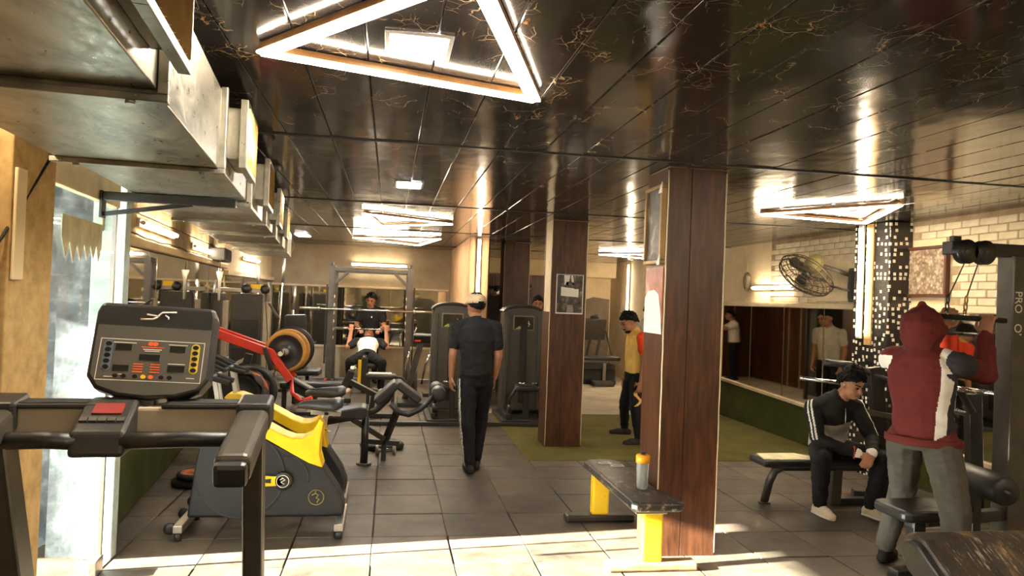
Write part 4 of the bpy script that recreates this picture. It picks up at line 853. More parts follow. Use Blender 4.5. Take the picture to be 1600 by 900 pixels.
for a, b_ in (((3.60, 4.2, 1.96), (3.43, 4.12, 1.745)), ((3.70, 4.2, 1.965), (3.555, 4.12, 1.745))):
    WL(G().tube([a, b_], .004, 6), 'cable', M_cord, 0)
for x, m_ in ((3.425, M_black), (3.553, pm('brass_clip', (170, 130, 60), .35, .8))):
    g = G(); 
    for k in range(3): g.tube([(x-.004*k+(.011*cos(a) if k % 2 else 0), 4.12+(0 if k % 2 else .011*cos(a)), 1.725-.042*k+.027*sin(a)) for a in np.linspace(0, 2*pi, 12, endpoint=False)], .005, 6, closed=True)
    WL(g, 'chain_link', m_, 0)
lbar = thing('pull_bar', 'knurled dark pull bar hanging on chains from the pulleys', 'bar', (3.55, 4.12, 1.62)); G().tube([(3.33, 4.12, 1.62), (3.80, 4.08, 1.605)], .017, 12).obj('bar', M_rubber, lbar, world=True)
for x in (3.415, 3.545): G().tube([(x, 4.12+.014*cos(a), 1.628+.016*sin(a)) for a in np.linspace(0, 2*pi, 10, endpoint=False)], .005, 6, closed=True).obj('eye_ring', M_steel, lbar, world=True)
WL(G().prism(rrect(.44, .33, .06), (3.27, 4.115, 0), (1, 0, 0), (0, 1, 0), (0, 0, 1), .385, .455), 'seat_pad', M_pad, .022); WL(G().bar((3.2, 4.12, .35), (3.95, 4.25, .35), .07, .07), 'seat_beam', M_black); WL(G().bar((3.25, 4.12, .04), (3.25, 4.12, .38), .08, .08), 'seat_post', M_black)
WL(G().bar((3.1, 4.12, .03), (4.4, 4.25, .03), .09, .06), 'base_rail', M_black); WL(G().bar((4.1, 3.9, .03), (4.1, 4.7, .03), .09, .06), 'base_rail', M_black)
WL(G().bar((3.72, 4.2, .05), (3.72, 4.2, .56), .06, .06), 'roller_post', M_black)
WL(G().lathe([(.02, 0), (.075, 0), (.088, .015), (.088, .42), (.075, .435), (.02, .435)], (3.68, 3.90, .585), (.17, 1, 0), 28), 'foam_roller', M_pad, 0); WL(G().tube([(3.67, 3.85, .585), (3.76, 4.4, .585)], .018, 10), 'roller_axle', M_black, 0)
# upright lettering, read downwards
def text_on(s, size, loc, rot, parent, mat, name='lettering'):
    cu = bpy.data.curves.new(name, 'FONT'); cu.body = s; cu.size = size; cu.extrude = .0008; cu.align_x = 'LEFT'; cu.align_y = 'CENTER'
    o = bpy.data.objects.new(name, cu); me = bpy.data.meshes.new_from_object(o); bpy.data.objects.remove(o)
    me.materials.append(mat); o = bpy.data.objects.new(name, me); COL.objects.link(o); o.parent = parent
    Mw = Matrix.Translation(loc) @ rot.to_4x4(); o.matrix_basis = pmat(parent).inverted() @ Mw; return o
Rt = Matrix(((0, 1, 0), (0, 0, -1), (-1, 0, 0)))  # text x -> -z, text y -> +x, normal -> -y
text_on('PRO', .075, (4.0, 4.198, 1.80), Rt, lt, M_white); text_on('O\u2019', .075, (4.0, 4.198, 1.59), Rt, lt, M_white)
# red towel hanging behind the man's arms
rt = thing('red_towel', 'orange red towel hanging beside the lat machine upright', 'towel', (3.86, 4.6, 1.3)); 
vs_, fs = [], []
for i in range(7):
    for j in range(9): vs_.append((3.80+.022*i, 4.62+.012*sin(i*1.7+j*.3), 1.20+.30*j/8))
for i in range(6):
    for j in range(8): fs.append((i*9+j, (i+1)*9+j, (i+1)*9+j+1, i*9+j+1))
o = G().add(vs_, fs, True).obj('cloth', pm('orange_red_cloth', (226, 66, 34), .85, var=.1), rt, world=True); s_ = o.modifiers.new('thick', 'SOLIDIFY'); s_.thickness = .008
G().tube([(3.78, 4.62, 1.50), (3.97, 4.62, 1.50)], .012, 8).obj('peg', M_black, rt, world=True); G().tube([(3.97, 4.62, 1.50), (3.99, 4.34, 1.50)], .012, 8).obj('peg', M_black, rt, world=True)
# dip / press frame behind
dp = thing('press_frame', 'black tubular press frame with chrome handles between lat machine and mirrors', 'gym machine', (4.4, 5.6, 0))
def WP(g, n_, m_, bevel=.006): return g.obj(n_, m_, dp, bevel, world=True)
WP(G().bar((4.36, 5.9, 0), (4.20, 5.9, 1.15), .12, .07), 'post', M_black); WP(G().bar((4.75, 5.35, 0), (4.70, 5.35, 1.0), .12, .07), 'post', M_black)
WP(G().tube([(3.75, 5.95, 1.18), (4.0, 5.93, 1.16), (4.25, 5.88, 1.06), (4.5, 5.75, .95)], .03, 10), 'arm', M_black, 0); WP(G().tube([(4.2, 5.45, 1.12), (4.4, 5.4, 1.1), (4.6, 5.35, 1.0), (4.66, 5.3, .85)], .03, 10), 'arm', M_black, 0)
WP(G().tube([(3.62, 6.1, 1.02), (4.2, 5.9, .98)], .018, 10), 'handle', M_chrome, 0); WP(G().tube([(4.2, 5.3, .92), (4.5, 5.2, .86)], .022, 10), 'handle', M_chrome, 0); WP(G().tube([(4.45, 5.25, 1.05), (4.75, 5.2, 1.02)], .022, 10), 'handle', M_chrome, 0)
WP(G().bar((4.0, 5.9, .78), (4.4, 5.85, .72), .05, .05), 'cross_tube', M_gunmetal); WP(G().bar((4.36, 5.9, .04), (4.75, 5.35, .04), .08, .07), 'base_rail', M_black); WP(G().bar((4.1, 6.0, .03), (4.6, 5.85, .03), .08, .06), 'base_rail', M_black)
WP(G().box((4.24, 5.52, .26), (.10, .05, .14), (0, .2, 0)), 'yellow_bracket', M_yellow); WP(G().bar((4.24, 5.55, .0), (4.24, 5.55, .22), .05, .05), 'bracket_post', M_black); WP(G().bar((4.24, 5.55, .03), (4.36, 5.85, .03), .05, .05), 'base_rail', M_black)

# ================================================================ big worn pad in the right foreground
pd = thing('worn_bench', 'worn black padded bench end in the right foreground corner', 'gym bench', (2.9, 2.75, 0))
t = NT('scraped_vinyl'); v = t.coord('Object', (2.2, 1, 1)); n = t.noise(v, 3.0, 6, .7); sp = t.noise(t.coord('Object', (6, 1, 1)), 9, 5, .75)
c = t.ramp(n, [(.35, srgb(40, 37, 34)), (.52, srgb(70, 60, 50)), (.60, srgb(136, 104, 66)), (.68, srgb(52, 46, 40))]); c = t.mix(t.ramp(sp, [(.57, (0, 0, 0, 1)), (.66, (.8, .8, .8, 1))]), c, srgb(176, 166, 150)); t.base(c, .42); t.bump(n, .35, .012); M_scr = t.m
prof = [(3.02, .56), (3.035, .60), (3.01, .645), (2.96, .66), (2.90, .645), (2.55, .42), (2.52, .36), (2.55, .31), (2.62, .30), (2.97, .50)]
G().prism(prof, (0, 0, 0), (0, 1, 0), (0, 0, 1), (1, 0, 0), 2.32, 3.6).obj('pad', M_scr, pd, .03, 3, world=True)
G().prism([(y*.86+.14*2.78, z*.86+.14*.49) for y, z in prof], (0, 0, 0), (0, 1, 0), (0, 0, 1), (1, 0, 0), 2.285, 2.325).obj('end_fold', M_pad, pd, .015, 3, world=True)
for x in (2.6, 3.4): G().bar((x, 2.8, 0), (x, 2.8, .44), .07, .07).obj('leg', M_black, pd, .006, world=True)
G().bar((2.5, 2.8, .03), (3.5, 2.8, .03), .08, .06).obj('base_rail', M_black, pd, .006, world=True)

# ================================================================ right annex machine
an = thing('leg_press', 'black leg press machine standing in the far annex', 'gym machine', (4.2, 14.4, 0))
def WA_(g, n_, m_, bevel=.01): return g.obj(n_, m_, an, bevel, world=True)
WA_(G().box((4.05, 14.8, 1.07), (.72, .08, .44), (.25, 0, 0)), 'foot_plate', M_shroud, .02); WA_(G().box((4.1, 14.3, .52), (.9, .35, .08)), 'seat_pad', M_pad, .03); WA_(G().box((4.05, 14.35, .36), (.75, .5, .1)), 'frame_tray', M_black)
for x in (3.8, 4.0, 4.2): WA_(G().bar((x, 14.7, .5), (x+.1, 14.8, .9), .05, .05), 'strut', M_gunmetal)
WA_(G().bar((4.4, 14.75, 1.05), (4.55, 14.7, .5), .04, .04), 'strut', M_gunmetal); WA_(G().box((4.1, 14.4, .2), (.7, .5, .22)), 'weight_tray', M_black, .02); WA_(G().bar((4.2, 14.1, .08), (4.2, 14.1, .44), .07, .07), 'front_post', M_steel)
WA_(G().box((4.15, 14.0, .05), (.42, .3, .1)), 'foot_rest', M_gunmetal, .03); WA_(G().bar((3.6, 14.3, .04), (4.5, 14.3, .04), .09, .08), 'base_rail', M_black); WA_(G().cyl((4.1, 14.85, 1.28), (4.25, 14.85, 1.33), .05, n=12), 'top_knob', M_black, 0)

# ================================================================ wall things
# fan
fc = Vector((4.52, 7.55, 2.02)); fn = Vector((-.62, -.12, -.75)).normalized(); fu = fn.orthogonal().normalized(); fv = fn.cross(fu)
fan = thing('wall_fan', 'large caged wall fan tilted down on the right wall', 'fan', fc)
g = G()
for r, h in ((.31, 0), (.30, .05), (.25, .085), (.19, .10), (.13, .11), (.07, .115), (.27, -.05), (.20, -.08)):
    g.tube([fc+fn*h+(fu*cos(a)+fv*sin(a))*r for a in np.linspace(0, 2*pi, 32, endpoint=False)], .0042 if r < .3 else .008, 5, closed=True)
for k in range(28):
    a = 2*pi*k/28; dd = fu*cos(a)+fv*sin(a); g.tube([fc+fn*.115+dd*.05, fc+fn*.10+dd*.19, fc+fn*.05+dd*.30, fc+dd*.31, fc-fn*.06+dd*.26, fc-fn*.09+dd*.16], .0026, 4)
g.obj('cage', pm('brown_wire', (92, 76, 54), .45, .4), fan, world=True)
hub = G().lathe([(.0, -.03), (.05, -.03), (.055, .02), (.03, .05), (0, .055)], fc, fn, 18).obj('hub', M_black, fan, world=True)
for k in range(3):
    a = 2*pi*k/3+.4; d1 = fu*cos(a)+fv*sin(a); d2 = fn.cross(d1)
    q = [fc+d1*.05-d2*.03-fn*.01, fc+d1*.05+d2*.03+fn*.01, fc+d1*.18+d2*.09+fn*.03, fc+d1*.27+d2*.06+fn*.02, fc+d1*.27-d2*.03-fn*.015, fc+d1*.15-d2*.05-fn*.02]
    q2 = [p_+fn*.004 for p_ in q]; G().add(q+q2, [tuple(range(6)), tuple(range(6, 12))[::-1]]+[(i, (i+1) % 6, 6+(i+1) % 6, 6+i) for i in range(6)]).obj('blade', M_gunmetal, fan, world=True)
G().ell(fc-fn*.16, (.10, .10, .12), 18, Matrix((fu, fv, fn)).transposed()).obj('motor', pm('olive_motor', (128, 118, 72), .4), fan, world=True)
G().tube([fc-fn*.16, Vector((4.8, 7.45, 2.08)), Vector((4.98, 7.42, 2.02))], .025, 10).obj('arm', M_gunmetal, fan, world=True); G().box((4.975, 7.42, 2.02), (.03, .14, .2)).obj('wall_plate', M_black, fan, .004, world=True)
bd = tag(panel_box('white_board', 4.945, 4.978, 7.28, 8.05, 1.735, 2.22, M_cream, bevel=.006), 'cream painted board on the wall behind the big fan', 'board')
sp = thing('wall_speaker', 'black speaker box on the right wall beside the mosaic pillar', 'speaker', (4.9, 7.17, 1.9)); G().prism([(-.07, -.17), (.06, -.17), (.08, 0), (.06, .19), (-.07, .19)], (0, 0, 0), (0, 1, 0), (0, 0, 1), (1, 0, 0), -.09, .095).obj('cabinet', M_black, sp, .012); G().prism(rrect(.1, .3, .02), (-.092, 0, .01), (0, 1, 0), (0, 0, 1), (1, 0, 0), -.006, .002).obj('grille', M_rubber, sp)
G().tube([(-.1, .02, -.05), (-.18, .12, -.02), (-.22, .2, .0)], .012, 8).obj('cable', M_cord, sp)
co = thing('cable_coil', 'pale coiled cable hanging on the right wall', 'cable', (4.97, 9.83, 2.0))
for k in range(5): G().tube([(-.005*k, .10*cos(a)*(1-.1*k)*(1 if a < pi else .8), -.005+.13*sin(a)*(1-.05*k)) for a in np.linspace(0, 2*pi, 28, endpoint=False)], .009, 6, closed=True).obj('loop', pm('grey_cable', (160, 146, 118), .6), co)
G().tube([(.0, .0, .12), (.01, .0, .25)], .006, 6).obj('hook_string', M_cream, co)
# framed group picture
t = NT('crowd_print'); v = t.coord('Object'); vo = t.add('ShaderNodeTexVoronoi'); vo.inputs['Scale'].default_value = 26; t.link(v, vo.inputs['Vector'])
n = t.noise(v, 16, 5, .7); c = t.mix(.55, t.ramp(n, [(.3, srgb(70, 52, 40)), (.5, srgb(176, 148, 116)), (.62, srgb(226, 210, 188)), (.8, srgb(90, 80, 90))]), t.ramp(vo.outputs['Distance'], [(.1, srgb(210, 180, 146)), (.5, srgb(70, 56, 50))])); t.base(c, .3); M_crowd = t.m
pf = thing('framed_picture', 'brown framed group picture on the right wall', 'picture', (4.97, 6.32, 2.03))
G().b2(-.006, .02, -.30, .30, -.21, .21).obj('print', M_crowd, pf)
for a in ((-.33, .33, .21, .24), (-.33, .33, -.24, -.21), (-.33, -.30, -.21, .21), (.30, .33, -.21, .21)): G().b2(-.022, .022, *a).obj('frame', pm('brown_frame', (86, 48, 28), .4), pf, .004)
# posters on pillars
ps = thing('poster', 'monochrome training poster on the turf pillar', 'poster', (1.97, 8.05, 1.70))
t = NT('mono_print'); v = t.coord('Object'); n = t.noise(v, 12, 5, .65); t.base(t.ramp(n, [(.35, srgb(36, 30, 28)), (.55, srgb(84, 74, 66)), (.7, srgb(150, 138, 124))]), .45); M_mono = t.m
G().b2(-.155, .155, -.003, .0, -.22, .22).obj('sheet', M_white, ps); G().b2(-.145, .145, -.005, -.003, -.205, .215).obj('print', M_mono, ps)
for poly, m_ in (([(-.10, -.02), (.10, -.03), (.10, .06), (-.10, .08)], M_white), ([(-.06, .1), (-.02, .1), (.0, .21), (-.07, .21)], M_white), ([(.02, .1), (.05, .1), (.03, .21), (.01, .21)], M_white), ([(-.03, -.2), (.05, -.2), (.04, -.12), (-.02, -.12)], pm('grey_print2', (140, 128, 118), .5)), ([(-.06, .08), (-.03, .08), (-.01, .11), (.03, .11), (.05, .06), (.08, .06), (.05, .13), (-.04, .14)], M_dark)):
    G().prism(poly, (0, -.005, 0), (1, 0, 0), (0, 0, 1), (0, -1, 0), 0, .0012).obj('printed_shape', m_, ps)
fr_ = thing('framed_picture', 'narrow framed picture high on the nearest pillar side', 'picture', (1.742, 4.75, 2.15))
G().b2(-.012, .008, -.135, .135, -.235, .235).obj('print', M_mono, fr_)
for a in ((-.16, .16, .235, .26), (-.16, .16, -.26, -.235), (-.16, -.135, -.235, .235), (.135, .16, -.235, .235)): G().b2(-.03, .008, *a).obj('frame', pm('gilt_frame', (150, 118, 70), .4, .3), fr_, .004)
for a in ((-.165, .2), (-.165, -.27)): G().prism([(0, 0), (.06, 0), (0, .07)], (-.034, a[0], a[1]), (0, 1, 0), (0, 0, 1), (1, 0, 0), 0, .006).obj('corner', M_white, fr_)
p2 = thing('poster', 'torn reddish poster on the nearest pillar side', 'poster', (1.746, 4.76, 1.66))
t = NT('red_print'); v = t.coord('Object'); n = t.noise(v, 7, 5, .65); t.base(t.ramp(n, [(.3, srgb(120, 60, 48)), (.55, srgb(176, 110, 92)), (.75, srgb(214, 190, 170))]), .4); M_redp = t.m
G().b2(-.004, .006, -.16, .16, -.22, .21).obj('sheet', M_redp, p2); G().prism([(-.17, -.23), (.16, -.23), (.16, .0), (.1, .05), (-.02, .06), (-.1, .03), (-.14, -.08)], (-.006, 0, 0), (0, 1, 0), (0, 0, 1), (1, 0, 0), -.001, .002).obj('torn_backing', M_white, p2)
# left wall speaker and wiring
ls = thing('wall_speaker', 'long black speaker box on the left wall ledge between tube lights', 'speaker', (wx(9.2)+.1, 9.2, 1.98), WA); G().b2(-.09, .10, -.30, .30, -.05, .10).obj('cabinet', M_black, ls, .012); G().b2(.10, .106, -.26, .26, -.03, .085).obj('grille', M_rubber, ls)
cw_ = G().tube([(wx(y)+.05, y, 1.955+.006*sin(y*4)+.003*sin(y*11)) for y in np.linspace(5.0, 8.9, 60)], .006, 6).obj('wire', M_cord); tag(cw_, 'thin dark wire running along the left wall ledge', 'wire')
cl_ = G().tube([(-1.425+.0, 3.44, 2.2), (-1.44, 3.05, 1.78), (wx(2.85)+.03, 2.86, 1.55)], .007, 6).obj('wire', M_cord); tag(cl_, 'dark cord slanting across the ochre door post', 'wire')
md = thing('metal_door', 'dusty pink metal door leaf at the far left edge', 'door', (wx(2.8)+.05, 2.75, 0), WA); G().b2(-.02, .02, -.32, .26, .02, 1.62).obj('leaf', pm('pink_metal', (188, 150, 124), .55), md, .006); G().b2(-.01, .035, -.32, .28, 1.62, 1.74).obj('top_rail', M_cwall, md, .005); G().cyl((.035, .16, 1.68), (.045, .16, 1.68), .022, n=14).obj('bolt', M_steel, md)
# horn shaped white strap lamp by the mirror
hs_ = thing('hanging_strap', 'white hanging pull strap near the left wall mirror', 'strap', (-1.86, 8.6, 1.9)); G().tube([(-1.86, 8.6, 1.95), (-1.86, 8.6, 1.80)], .004, 6).obj('cord', M_cord, hs_, world=True); G().lathe([(.012, -.32), (.018, -.1), (.04, .0)], (-1.86, 8.6, 1.80), (0, 0, 1), 12).obj('strap', M_white, hs_, world=True)
# ================================================================ people
M_skin = pm('skin', (164, 112, 80), .5, var=.08, scale=14); M_hair = pm('black_hair', (17, 14, 12), .75, bump=1.0, bscale=70, spec=.25)
def cloth(name, rgb, rough=.85): return pm(name, rgb, rough, var=.10, scale=10, bump=.35, bscale=16, spec=.25)
C_blk = cloth('black_cotton', (34, 33, 32)); C_trk = cloth('black_track_fabric', (24, 23, 24)); C_wht = cloth('white_fabric', (226, 220, 208)); C_gry = cloth('grey_fabric', (178, 172, 160))
C_mar = cloth('maroon_fleece', (96, 36, 34)); C_dk = cloth('slate_fabric', (52, 48, 52)); C_gtr = cloth('grey_track_fabric', (80, 76, 68)); C_yel = cloth('yellow_fabric', (222, 178, 92)); C_org = cloth('orange_fabric', (232, 76, 40)); C_bei = cloth('beige_canvas', (206, 178, 138))
C_shoe = cloth('cream_leather', (216, 196, 164)); C_dsh = cloth('dark_shoe', (46, 42, 40)); C_cuff = cloth('white_cuff', (228, 222, 214))
PM = [M_skin, C_blk, C_trk, C_wht, C_gry, C_mar, C_dk, C_gtr, C_yel, C_org, C_shoe, C_dsh, C_cuff, C_bei]
SK, BLK, TRK, WHT, GRY, MAR, SLT, GTR, YEL, ORG, SHO, DSH, CUF, BEI = range(14)
def v3(p): return np.array(p, float)
def unit(a): a = v3(a); return a/max(np.linalg.norm(a), 1e-9)
class Body:
    def __init__(s): s.g = G(); s.p = []
    def cap(s, p, q, r0, r1, m):
        p, q = v3(p), v3(q); d = unit(q-p); pts = []; rs = []
        for a in (-.95, -.75, -.45, 0): pts.append(p+d*r0*a); rs.append(r0*sqrt(max(1-a*a, .02)))
        for a in (0, .45, .75, .95): pts.append(q+d*r1*a); rs.append(r1*sqrt(max(1-a*a, .02)))
        s.g.tube([Vector(x) for x in pts], rs, 12); s.p.append(('c', p, q, r0, r1, m)); return s
    def ell(s, c, r, R, m):
        M = np.eye(3) if R is None else np.array(R); s.g.ell(Vector(c), r, 14, Matrix(M.tolist())); s.p.append(('e', v3(c), v3(r), M, m)); return s
    def loft(s, secs, rights, m):
        """secs (centre, half width, half depth); m per section gap or one"""
        n = 18; vs_, fs = [], []; C = [v3(c) for c, _, _ in secs]
        for i, (c, a, b_) in enumerate(secs):
            d = unit(C[min(i+1, len(C)-1)]-C[max(i-1, 0)]); r = v3(rights[i] if isinstance(rights, list) else rights); r = unit(r-d*np.dot(r, d)); f = np.cross(d, r)
            for k in range(n): t_ = 2*pi*k/n; vs_.append(Vector(C[i]+r*a*cos(t_)+f*b_*sin(t_)))
        for i in range(len(secs)-1):
            for k in range(n): fs.append((i*n+k, i*n+(k+1) % n, (i+1)*n+(k+1) % n, (i+1)*n+k))
        fs += [tuple(range(n))[::-1], tuple((len(secs)-1)*n+k for k in range(n))]; s.g.add(vs_, fs, True)
        for i in range(len(secs)-1): s.p.append(('l', C[i], C[i+1], secs[i][1], secs[i+1][1], secs[i][2], secs[i+1][2], unit(rights[i] if isinstance(rights, list) else rights), m[i] if isinstance(m, list) else m))
        return s
    def near(s, X):
        best = np.full(len(X), 9.); idx = np.zeros(len(X), int)
        for pr in s.p:
            if pr[0] == 'c':
                _, p, q, r0, r1, m = pr; d = q-p; L2 = max(d@d, 1e-9); t_ = np.clip((X-p)@d/L2, 0, 1); D = np.linalg.norm(X-(p+t_[:, None]*d), axis=1)-(r0+(r1-r0)*t_)
            elif pr[0] == 'e':
                _, c, r, M, m = pr; Y = (X-c)@M; D = (np.linalg.norm(Y/r, axis=1)-1)*r.min()
            else:
                _, p, q, a0, a1, b0, b1, rt, m = pr; d = q-p; L2 = max(d@d, 1e-9); tt = (X-p)@d/L2; t_ = np.clip(tt, 0, 1); u = unit(d); r = unit(rt-u*(rt@u)); f = np.cross(u, r); Y = X-(p+t_[:, None]*d)
                a = a0+(a1-a0)*t_; b_ = b0+(b1-b0)*t_; D = (np.sqrt(((Y@r)/a)**2+((Y@f)/b_)**2)-1)*np.minimum(a, b_)+np.abs(tt-t_)*sqrt(L2)
            k = D < best; best[k] = D[k]; idx[k] = m
        return idx
    def hand(s, wr, d, pn, side, m=0, curl=.5, k=1.0):
        """wr wrist, d hand direction, pn palm normal, side = lateral sign of the thumb"""
        wr, d = v3(wr), unit(d); pn = v3(pn); pn = unit(pn-d*(pn@d)); la = np.cross(d, pn)*side
        R = np.stack([la, d, pn], 1); s.ell(wr+d*.045*k, (.040*k, .055*k, .018*k), R, m)
        for i, (o, L) in enumerate(((.030, .066), (.010, .074), (-.011, .068), (-.030, .054))):
            b0 = wr+d*.085*k+la*o*k; e1 = b0+unit(d+pn*curl*.5+la*o*2)*L*.5*k; e2 = e1+unit(d*(1-curl)+pn*curl*1.5)*L*.5*k
            s.cap(b0-d*.02, e1, .0098*k, .0092*k, m); s.cap(e1, e2, .0092*k, .0080*k, m)
        t0 = wr+d*.03*k+la*.030*k; t1 = t0+unit(la*.9+d*.7+pn*.3)*.035*k; t2 = t1+unit(d*.9+la*.15+pn*.5)*.03*k
        s.cap(t0, t1, .013*k, .011*k, m); s.cap(t1, t2, .011*k, .009*k, m)
    def head(s, c, f, u, m=0, k=1.0):
        c, f = v3(c), unit(f); u = v3(u); u = unit(u-f*(u@f)); r = np.cross(f, u); R = np.stack([r, f, u], 1); s.hf = (c, r, f, u, k)
        s.ell(c+u*.022*k-f*.012*k, (.076*k, .096*k, .098*k), R, m); s.ell(c+f*.022*k-u*.04*k, (.062*k, .066*k, .072*k), R, m); s.ell(c+f*.045*k-u*.082*k, (.038*k, .036*k, .028*k), R, m)
        s.cap(c+f*.080*k+u*.012*k, c+f*.105*k-u*.028*k, .009*k, .014*k, m); s.ell(c+f*.075*k+u*.030*k, (.05*k, .018*k, .012*k), R, m); s.ell(c+f*.080*k-u*.062*k, (.024*k, .012*k, .010*k), R, m)
        for q in (-1, 1): s.ell(c+r*q*.077*k-f*.012*k-u*.005*k, (.010*k, .020*k, .032*k), R, m)
    def finish(s, root, vox=.008, over=None, name='body', cut=None):
        me = s.g.mesh('tmp', M_skin); o = bpy.data.objects.new('tmp', me); COL.objects.link(o)
        r = o.modifiers.new('r', 'REMESH'); r.mode = 'VOXEL'; r.voxel_size = vox
        sm = o.modifiers.new('s', 'SMOOTH'); sm.factor = .5; sm.iterations = 3
        dg = bpy.context.evaluated_depsgraph_get(); dg.update(); m2 = bpy.data.meshes.new_from_object(o.evaluated_get(dg)); bpy.data.objects.remove(o)
        n = len(m2.polygons); X = np.empty(n*3); m2.polygons.foreach_get('center', X); X = X.reshape(-1, 3); N = np.empty(n*3); m2.polygons.foreach_get('normal', N); N = N.reshape(-1, 3)
        idx = s.near(X)
        nv = len(m2.vertices); co = np.empty(nv*3); m2.vertices.foreach_get('co', co); co = co.reshape(-1, 3); vn = np.empty(nv*3); m2.vertices.foreach_get('normal', vn); vn = vn.reshape(-1, 3); vm = s.near(co)
        for q_ in np.nonzero(vm != 0)[0]:
            p_ = co[q_]; wq = .006*noise.noise(Vector((p_[0]*11, p_[1]*11, p_[2]*15)))+.0045*noise.noise(Vector((p_[0]*21+3*p_[2], p_[1]*21, p_[2]*34)))
            co[q_] = p_+vn[q_]*wq
        m2.vertices.foreach_set('co', co.ravel())
        if over: idx = over(X, N, idx)
        m2.materials.clear(); used = sorted(set(int(i) for i in idx)); remap = {q: i for i, q in enumerate(used)}
        for q in used: m2.materials.append(PM[q])
        m2.polygons.foreach_set('material_index', np.array([remap[int(i)] for i in idx], dtype=np.int32)); m2.polygons.foreach_set('use_smooth', [True]*n)
        Mi = pmat(root).inverted(); m2.transform(Mi); m2.name = name; m2.update()
        b = bpy.data.objects.new(name, m2); COL.objects.link(b); b.parent = root; return b
    def features(s, root, hair=True, beard=0, long_=0):
        c, r, f, u, k = s.hf; R = Matrix(np.stack([r, f, u], 1).tolist())
        for q in (-1, 1):
            G().ell(Vector(c+f*.084*k+r*q*.031*k+u*.012*k), (.013*k, .008*k, .007*k), 10, R).obj('eye', pm('dark_eye', (30, 22, 18), .25), root, world=True)
            G().tube([Vector(c+f*(.092-.012*j*j)*k+r*q*(.015+.018*j)*k+u*(.033+.003*sin(j*1.6))*k) for j in (0, .5, 1, 1.6)], .0045*k, 6).obj('eyebrow', M_hair, root, world=True)
        G().tube([Vector(c+f*(.094-.012*abs(j))*k+r*j*.022*k-u*.060*k) for j in (-1, -.5, 0, .5, 1)], .0035*k, 6).obj('mouth', pm('lips', (120, 66, 56), .5), root, world=True)
        if beard:
            vs_ = []
            G().ell(Vector(c+f*.044*k-u*.085*k), (.046*k, .046*k, .030*k), 14, R).obj('beard', M_hair, root, world=True); G().tube([Vector(c+f*(.097-.015*abs(j))*k+r*j*.026*k-u*.048*k) for j in (-1, 0, 1)], .006*k, 6).obj('moustache', M_hair, root, world=True)
        if hair: s.hair(root, long_)
    def hair(s, root, long_=0, tufts=150):
        c, r, f, u, k = s.hf; n = 26; m = 16; vs_, fs = [], []
        cc = c+u*.030*k-f*.016*k; rnd = random.Random(5)
        for i in range(m+1):
            for j in range(n):
                ph = 2*pi*j/n; fy = sin(ph)
                tm = (1.62-(.66-.16*long_)*fy**1.3 if fy > 0 else 1.62+.62*(-fy)**.8)+.16*noise.noise(Vector((cos(ph)*4.1, fy*4.1, 7)))
                th = tm*i/m; x, y, z = sin(th)*cos(ph), sin(th)*sin(ph), cos(th)
                w_ = 1+.08*noise.noise(Vector((x*5, y*5, z*5)))+.09*noise.noise(Vector((x*13, y*13, z*13)))-(.06 if i == m else 0)
                vs_.append(Vector(cc+(r*x*.088+f*y*.108+u*z*(.106+.02*long_))*k*w_))
        for i in range(m):
            for j in range(n): fs.append((i*n+j, i*n+(j+1) % n, (i+1)*n+(j+1) % n, (i+1)*n+j))
        g_ = G().add(vs_, fs, True)
        for q_ in range(tufts):
            ph = rnd.uniform(0, 2*pi); fy = sin(ph); tm = (1.5-(.55-.12*long_)*fy**1.3 if fy > 0 else 1.5+.55*(-fy)**.8); th = tm*sqrt(rnd.random()); x, y, z = sin(th)*cos(ph), sin(th)*sin(ph), cos(th)
            nrm = r*x+f*y+u*z; p0 = cc+(r*x*.086+f*y*.105+u*z*(.104+.02*long_))*k; dr = unit(nrm*(.75-.5*sin(th))+f*rnd.uniform(-.3, .4)*(1 if fy > 0 else -.6)-u*.9*sin(th)+r*rnd.uniform(-.3, .3)); ln = rnd.uniform(.014, .028)*k
            g_.tube([Vector(p0-nrm*.006), Vector(p0+dr*ln*.6), Vector(p0+dr*ln-u*.006)], [.010*k, .007*k, .002*k], 5, cap=False)
        o = g_.obj('hair', M_hair, root, world=True); q = o.modifiers.new('thick', 'SOLIDIFY'); q.thickness = .014; q.offset = -1
def limb(B, a, b_, c, r, m1, m2=None, mid=None):
    B.cap(a, b_, r[0], r[1], m1); B.cap(b_, c, r[1], r[2], m1 if m2 is None else m2)
def foot(B, ank, d, m, k=1.0):
    ank = v3(ank); d = unit((d[0], d[1], 0)); lo = np.array([ank[0], ank[1], .036*k]); B.cap(lo-d*.045*k, lo+d*.10*k, .040*k, .042*k, m); B.cap(lo+d*.10*k+np.array([0, 0, -.004]), lo+d*.165*k+np.array([0, 0, -.008]), .042*k, .028*k, m); B.cap(ank, lo+np.array([0, 0, .02]), .044*k, .045*k, m)
